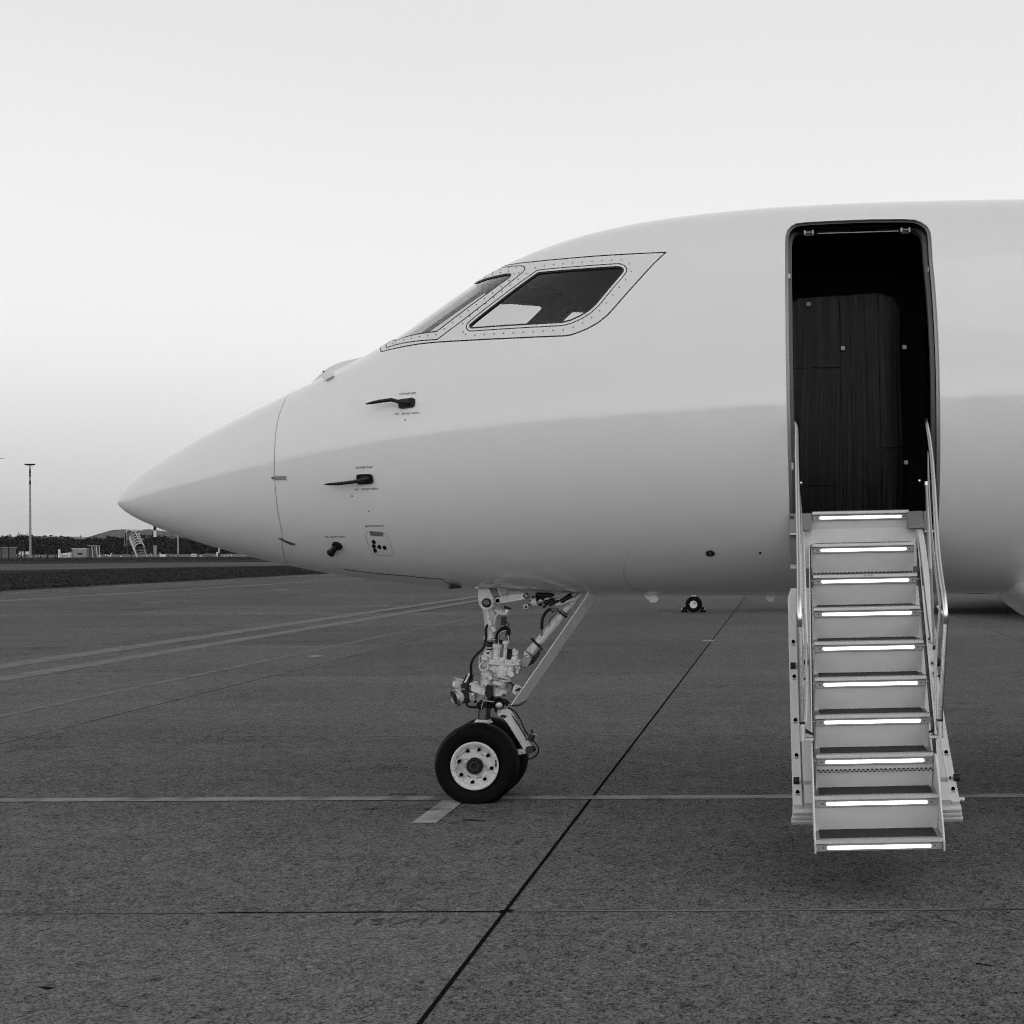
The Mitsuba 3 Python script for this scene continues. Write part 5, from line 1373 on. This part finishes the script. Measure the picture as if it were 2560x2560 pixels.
# security fence with its cranked posts
FN = thing('security_fence', 'tall dark fence of cranked posts with thin wires on the left', 'fence')
for px, kind in ((3, 0), (22, 1), (43.5, 0), (53, 1), (62.5, 1), (83, 0), (101.5, 0), (119, 1), (137.5, 1), (143.5, 1)):
    u = (px - 1955) / 3500.
    d = 345.0
    x, y, h = u * d, d - 9.4, 3.6 if kind else 4.2
    top = [(x, y, 0), (x, y, h - .2), (x - .95 if kind else x, y, h + .75 if kind else h + .5)]
    put(FN + '__post', tube(top, .13 if kind else .09, 6), 'far_black', smooth=40)
for z in (.3, 1.6, 3.0, 4.1):
    put(FN + '__wire', cyl((-201, 335.6, z), (-178.5, 335.6, z), .012, sides=5), 'far_black')
put(FN + '__diagonal_stay', tube([(-179, 335.6, 3.0), (-181.5, 335.6, .1)], .06, 6), 'far_black')

# equipment group
kx_ = lambda px, d=D: (px - 1955) / 3500. * d
EQ = thing('equipment_container', 'grey container with striped corners and a dark hatch beside the scaffold', 'container')
x0, x1, x2 = kx_(184.5), kx_(222), kx_(233)
put(EQ + '__body', box(x0, x1, Yf - 1.3, Yf + 1.3, .0, 2.62, .05), 'far_grey')
put(EQ + '__end_box', box(x1 + .01, x2, Yf - 1.2, Yf + 1.2, .0, 2.45, .05), 'far_mid')
put(EQ + '__roof_rail', box(x0 - .1, x1 + .1, Yf - 1.35, Yf - 1.2, 2.62, 2.74), 'far_white')
for i in range(7):
    for xx in (x0 + .05, x2 - .45):
        put(EQ + '__hazard_stripe', slab_xz([(xx, .1 + i * .34), (xx + .4, .3 + i * .34), (xx + .4, .46 + i * .34), (xx, .26 + i * .34)], Yf - 1.325, Yf - 1.305), 'far_black')
for dx in (1.55, 3.2):
    put(EQ + '__door_seam', box(x0 + dx, x0 + dx + .07, Yf - 1.33, Yf - 1.29, .1, 2.3), 'far_mid')
put(EQ + '__hatch', box(x0 + 1.75, x0 + 3.1, Yf - 1.36, Yf - 1.28, .85, 1.35, .03), 'far_black')
WL = thing('blast_wall', 'low white panelled wall with a post at its left end', 'wall')
put(WL + '__panel', slab_xz([(kx_(155), 0), (kx_(184), 0), (kx_(184), 1.5), (kx_(155), 1.3)], Yf - 1.0, Yf - .8), 'far_white')
put(WL + '__end_post', box(kx_(148.5), kx_(154.5), Yf - 1.2, Yf - .7, 0, 2.35, .03), 'far_white')
for px in (157, 161, 174, 181):
    put(WL + '__rib', box(kx_(px), kx_(px) + .09, Yf - 1.1, Yf - 1.0, .05, 1.25), 'far_mid')
put(WL + '__sign_board', box(kx_(163), kx_(172), Yf - 1.06, Yf - 1.0, .35, .8), 'far_grey')
SC = thing('scaffold_stand', 'open scaffold stand with a roof at the right end of the container', 'scaffold')
sx0, sx1 = kx_(224), kx_(246)
put(SC + '__roof', box(sx0 - .3, sx1 + .2, Yf - 1, Yf + 1, 3.35, 3.55, .03), 'far_grey')
for i, (a, b) in enumerate(((kx_(233), kx_(236)), (kx_(244), kx_(247)))):
    for yy in (-.8, .8):
        put(SC + '__leg', tube([(a, Yf + yy, 3.4), (b, Yf + yy, 0)], .10, 6), 'far_white')
for z, w in ((.6, 0), (1.4, 0), (2.2, 0), (2.9, 0)):
    put(SC + '__brace', cyl((kx_(234), Yf - .8, z), (kx_(246), Yf - .8, z + (.5 if z < 2 else -.3)), .05, sides=6), 'far_mid')
put(SC + '__back_panel', box(kx_(235), kx_(243), Yf + .7, Yf + .75, .2, 3.2), 'far_mid')
HT = thing('hut', 'small grey flat-roofed hut at the far left edge', 'hut')
put(HT + '__wall', box(kx_(-16), kx_(11), Yf + 3, Yf + 6, 0, 2.9), 'far_mid')
put(HT + '__roof', box(kx_(-17), kx_(14), Yf + 2.7, Yf + 6.3, 2.9, 3.15), 'far_grey')

# covered passenger steps
PS = thing('passenger_steps', 'covered mobile passenger steps with a glazed arched tunnel, standing before the hill', 'passenger stairs')
lo_, hi_ = np.array([kx_(355, D - 4), Yf - 4.0, .4]), np.array([kx_(336, D + 4), Yf + 4.0, 5.6])
dr_ = (hi_ - lo_) / np.linalg.norm(hi_ - lo_)
rt_ = np.cross(dr_, [0, 0, 1.0])
rt_ /= np.linalg.norm(rt_)
upv = np.cross(rt_, dr_)
at = lambda t, a, b: lo_ + (hi_ - lo_) * t + rt_ * a + upv * b
arch = lambda t, r=1.0: [at(t, 1.30 * r * math.cos(q), .55 + 1.55 * r * math.sin(q)) for q in np.linspace(0, np.pi, 15)]
V = np.array(arch(.32, .97) + arch(1.0, .97))
put(PS + '__tunnel_glazing', trimesh.Trimesh(V, [[i, i + 1, 15 + i + 1] for i in range(14)] + [[i, 15 + i + 1, 15 + i] for i in range(14)], process=False), {'type': 'twosided', 'bsdf': {'type': 'roughplastic', 'alpha': .08, 'diffuse_reflectance': grey(.02)}}, smooth=60)
for t in np.linspace(.32, 1.0, 6):
    put(PS + '__tunnel_rib', tube(arch(t), .085, 6), 'far_white', smooth=50)
put(PS + '__ridge_bar', cyl(at(.32, 0, 2.1), at(1, 0, 2.1), .06, sides=6), 'far_white')
for s in (-1.3, 1.3):
    put(PS + '__side_girder', trimesh.convex.convex_hull(np.array([at(t, s + d, b) for t in (0, 1) for d in (-.12, .12) for b in (-.35, .55 if t else .35)])), 'far_white')
put(PS + '__tunnel_back', trimesh.convex.convex_hull(np.array(arch(.985, .98) + arch(.995, .98))), 'far_black')
put(PS + '__tunnel_floor', trimesh.convex.convex_hull(np.array([at(t, s_, b) for t in (.34, 1) for s_ in (-1.2, 1.2) for b in (-.05, .0)])), 'far_black')
for i in range(12):
    p = lo_ + (hi_ - lo_) * (i + .5) / 12
    put(PS + '__step', box(p[0] - 1.15, p[0] + 1.15, p[1] - .35, p[1] + .35, p[2] - .1, p[2] + .05), 'far_grey')
for s in (-1.25, 1.25):
    put(PS + '__side_panel', trimesh.convex.convex_hull(np.array([at(t, s + d, b) for t in (.0, .34) for d in (-.03, .03) for b in (.3, 1.1)])), 'far_mid')
hx, hy, hz = hi_
put(PS + '__platform', box(hx - 1.8, hx + 1.5, hy - .6, hy + 2.8, hz - .5, hz - .2), 'far_grey')
put(PS + '__hood', join(*[tube([(hx - 2.4 + 1.2 * (1 - math.cos(q)), hy + 1 + (k - 1) * 1.2, hz - .2 + 2.6 * math.sin(q) ** .6) for q in np.linspace(0, np.pi * .55, 9)], .22, 6) for k in range(3)], box(hx - 2.5, hx + 1.4, hy - .2, hy + 2.4, hz + 1.9, hz + 2.3, .2)), 'far_white', smooth=40)
put(PS + '__hood_side', box(hx - 2.55, hx - 1.9, hy - .8, hy + 2.4, hz - 2.3, hz + 1.9, .15), 'far_grey')
put(PS + '__hood_opening', box(hx - 2.3, hx - 2.0, hy - .85, hy - .80, hz - 2.0, hz + 1.5, .02), 'far_black')
put(PS + '__rear_panel', box(hx - 1.9, hx + .4, hy + .2, hy + 2.4, hz - 2.0, hz + 1.9), 'far_mid')
put(PS + '__support_leg', cyl((hx - 2.05, hy, 0), (hx - 2.05, hy, hz - 2.3), .07, sides=6), 'far_mid')
for px in (328, 331):
    put(PS + '__stabiliser', join(cyl((kx_(px, D - 4), Yf - 4, 0), (kx_(px, D - 4), Yf - 4, 1.35), .13, sides=8), trimesh.creation.icosphere(1, .22).apply_translation((kx_(px, D - 4), Yf - 4, 1.4))), 'far_black' if px == 328 else 'far_mid')

# poles, signs, cabinets
SM = thing('striped_mast', 'thick mast painted in black and white bands just left of the hidden nose base', 'mast')
xm = kx_(387.5)
for z0_, z1_, mat in ((0, 3.4, 'far_grey'), (3.4, 5.75, 'far_black'), (5.75, 7.6, 'far_white'), (7.6, 9.6, 'far_black'), (9.6, 11.6, 'far_white')):
    put(SM + '__band', cyl((xm, Yf, z0_), (xm, Yf, z1_), .45 if z0_ < 5 else .40, sides=14), mat, smooth=40)
PP = thing('pale_pole', 'slim pale pole with a black foot, right of the striped mast', 'pole')
xm = kx_(445)
put(PP + '__shaft', tube([(xm, Yf, .7), (xm, Yf, 12)], [.24, .22], 12), 'far_grey', smooth=40)
put(PP + '__foot', cyl((xm, Yf, 0), (xm, Yf, .7), .25, sides=12), 'far_black', smooth=40)
SPL = thing('short_pole', 'short pole, white above and black below, with a canister at its side', 'pole')
xm = kx_(547.5)
put(SPL + '__shaft', cyl((xm, Yf, 1.2), (xm, Yf, 3.6), .17, sides=10), 'far_white', smooth=40)
put(SPL + '__foot', cyl((xm, Yf, 0), (xm, Yf, 1.2), .19, sides=10), 'far_black', smooth=40)
put(SPL + '__canister', lathe([(0, 0), (.2, 0), (.2, .6), (.3, .62), (.3, 1.25), (.18, 1.45), (0, 1.45)], (kx_(543), Yf, 0), (0, 0, 1), 14), 'far_white', smooth=40)
SG = thing('airfield_sign', 'white airfield sign box with black lettering and a dark end', 'sign')
put(SG + '__board', box(kx_(478), kx_(491), Yf - .15, Yf + .15, .1, .95, .03), 'far_white')
put(SG + '__dark_end', box(kx_(491) + .01, kx_(496), Yf - .15, Yf + .15, .1, .95, .03), 'far_black')
for i, px in enumerate((480, 484, 487.5)):
    put(SG + '__mark', box(kx_(px), kx_(px + 2.2), Yf - .17, Yf - .152, .35, .75 if i % 2 else .6), 'far_black')
put(SG + '__numeral', slab_xz(Point(kx_(493.5), .52).buffer(.2).difference(Point(kx_(493.5), .52).buffer(.09)), Yf - .17, Yf - .152), 'far_white')
WS = thing('warning_sign', 'small triangular warning sign at the foot of the striped mast', 'sign')
put(WS + '__plate', slab_xz(Polygon([(kx_(375), .4), (kx_(383), .4), (kx_(379), 1.45)]).difference(Polygon([(kx_(377), .55), (kx_(381), .55), (kx_(379), 1.1)])), Yf - .6, Yf - .55), 'far_white')
put(WS + '__face', slab_xz([(kx_(377), .55), (kx_(381), .55), (kx_(379), 1.1)], Yf - .575, Yf - .565), 'far_black')
put(WS + '__stem', cyl((kx_(379), Yf - .57, 0), (kx_(379), Yf - .57, .4), .05, sides=6), 'far_mid')
for i, (a, b, h, mat, lab) in enumerate(((402, 416, .85, 'far_white', 'white cabinet with a taller post at its left end'), (416.5, 423, .7, 'far_mid', 'squat grey cabinet joined to the right of the white one'), (512, 529.5, 1.05, 'far_mid', 'wide dull grey cabinet right of the airfield sign'), (430, 456, .35, 'far_grey', 'long low ribbed box at the foot of the pale pole'))):
    k = thing('field_cabinet', lab, 'cabinet')
    put(k + '__case', box(kx_(a), kx_(b), Yf - .5, Yf + .5, .05, h, .05), mat)
    put(k + '__lid', box(kx_(a) - .05, kx_(b) + .05, Yf - .55, Yf + .55, h, h + .08, .02), mat)
    if i == 0:
        put(k + '__post', box(kx_(401), kx_(403), Yf - .5, Yf - .3, .05, 1.3), 'far_white')
    if i == 3:
        for px in (432, 435, 438, 446, 449, 452):
            put(k + '__rib', box(kx_(px), kx_(px) + .12, Yf - .56, Yf - .5, .05, .38), 'far_black')
TP = thing('signal_post', 'thin grey signal post with a round head in front of the wood', 'post')
put(TP + '__stem', cyl((kx_(273), Yf + 20, 0), (kx_(273), Yf + 20, 3.6), .08, sides=8), 'far_mid')
put(TP + '__head', trimesh.creation.icosphere(2, .2).apply_translation((kx_(273), Yf + 20, 3.8)), 'far_grey')
ORD = 'first second third fourth fifth sixth seventh eighth ninth tenth eleventh twelfth thirteenth fourteenth fifteenth'.split()
for (px, py), nth in zip(((39.5, 1388), (54.5, 1389), (100, 1389), (248, 1390.5), (264, 1387.7), (269, 1388.6), (275, 1390.5), (276.3, 1388), (279, 1384), (303, 1391), (502, 1392.3), (560.5, 1393), (569, 1389.3), (578.5, 1388.5), (609, 1387.6)), ORD):
    u = (px - 1955) / 3500.
    yh = 1372 + (1955 - px) * .0044
    d = min(5810 / max(py + 2 - yh, 1), 800)
    d = max(d, 398)
    z = 1.66 - (py - yh) / 3500 * d
    k = thing('runway_light', f'small white runway edge light under the far wood, {nth} of the row from the left', 'light', 'runway edge lights')
    put(k + '__lens', trimesh.creation.icosphere(1, .17 * d / 400).apply_translation((u * d, d - 9.4, max(z, .25))), 'far_lens', smooth=True)
    put(k + '__stem', cyl((u * d, d - 9.4, 0), (u * d, d - 9.4, max(z, .25)), .05, sides=6), 'far_mid')
for px0, px1, d, lab in ((48.5, 57, 700, 'white van parked far off, left one of a pair behind the fence'), (63, 71, 710, 'white van parked far off, right one of a pair behind the fence')):
    k = thing('parked_van', lab, 'van', 'vans far behind the fence')
    a, b, y = kx_(px0, d), kx_(px1, d), d - 9.4
    L = b - a
    put(k + '__body', trimesh.convex.convex_hull(np.array([[x, yy, z] for yy in (y - .9, y + .9) for x, z in ((a, .35), (a, 1.1), (a + L * .14, 1.9), (b, 1.95), (b, .35))])), 'far_white')
    put(k + '__windscreen', slab_xz([(a + L * .02, 1.15), (a + L * .13, 1.75), (a + L * .28, 1.75), (a + L * .28, 1.15)], y - .93, y - .905), 'far_black')
    for x in (a + L * .2, a + L * .8):
        put(k + '__wheel', cyl((x, y - .92, .33), (x, y - .72, .33), .33, sides=14), 'far_black')


def crow(label, x, y, s, face):
    """a standing crow: body, head, bill, folded wings, tail, two legs"""
    k = thing('crow', label, 'bird', 'crows on the grass')
    f = face
    body = m3.Manifold()
    chain = [((-.13 * f, 0, .17), .055), ((0, 0, .21), .078), ((.10 * f, 0, .26), .062), ((.15 * f, 0, .33), .045), ((.17 * f, 0, .36), .042)]
    for (a, ra), (b, rb) in zip(chain, chain[1:]):
        c = capsule(a, b, ra, rb)
        body += m3.Manifold(m3.Mesh(np.asarray(c.vertices, np.float32), np.asarray(c.faces, np.uint32)))
    for p, q, r1, r2 in (((-.12 * f, 0, .18), (-.33 * f, 0, .08), .045, .02), ((.20 * f, 0, .355), (.27 * f, 0, .34), .018, .004)):
        c = capsule(p, q, r1, r2)
        body += m3.Manifold(m3.Mesh(np.asarray(c.vertices, np.float32), np.asarray(c.faces, np.uint32)))
    b = join(body)
    b.vertices = b.vertices * s + [x, y, .05]
    put(k + '__body', b, 'crow_black', smooth=50)
    for sy in (-1, 1):
        w_ = capsule((.07 * f, sy * .065, .24), (-.24 * f, sy * .035, .13), .035, .012)
        w_.vertices = w_.vertices * s + [x, y, .05]
        put(k + '__wing', w_, 'crow_black', smooth=50)
        l = tube([(0, sy * .03, .16), (.01 * f, sy * .03, .06), (-.005 * f, sy * .03, 0), (.06 * f, sy * .03, 0)], [.014, .009, .008, .006], 6)
        l.vertices = l.vertices * s + [x, y, .05]
        put(k + '__leg', l, 'crow_black')


g_ = (-51.862,99.833)
crow('black crow on the grass left of the other, head to the right', g_[0], g_[1], .62, 1)
g_ = (-55.392,113.988)
crow('black crow on the grass near the taxiway, below the striped mast', g_[0], g_[1], .62, -1)
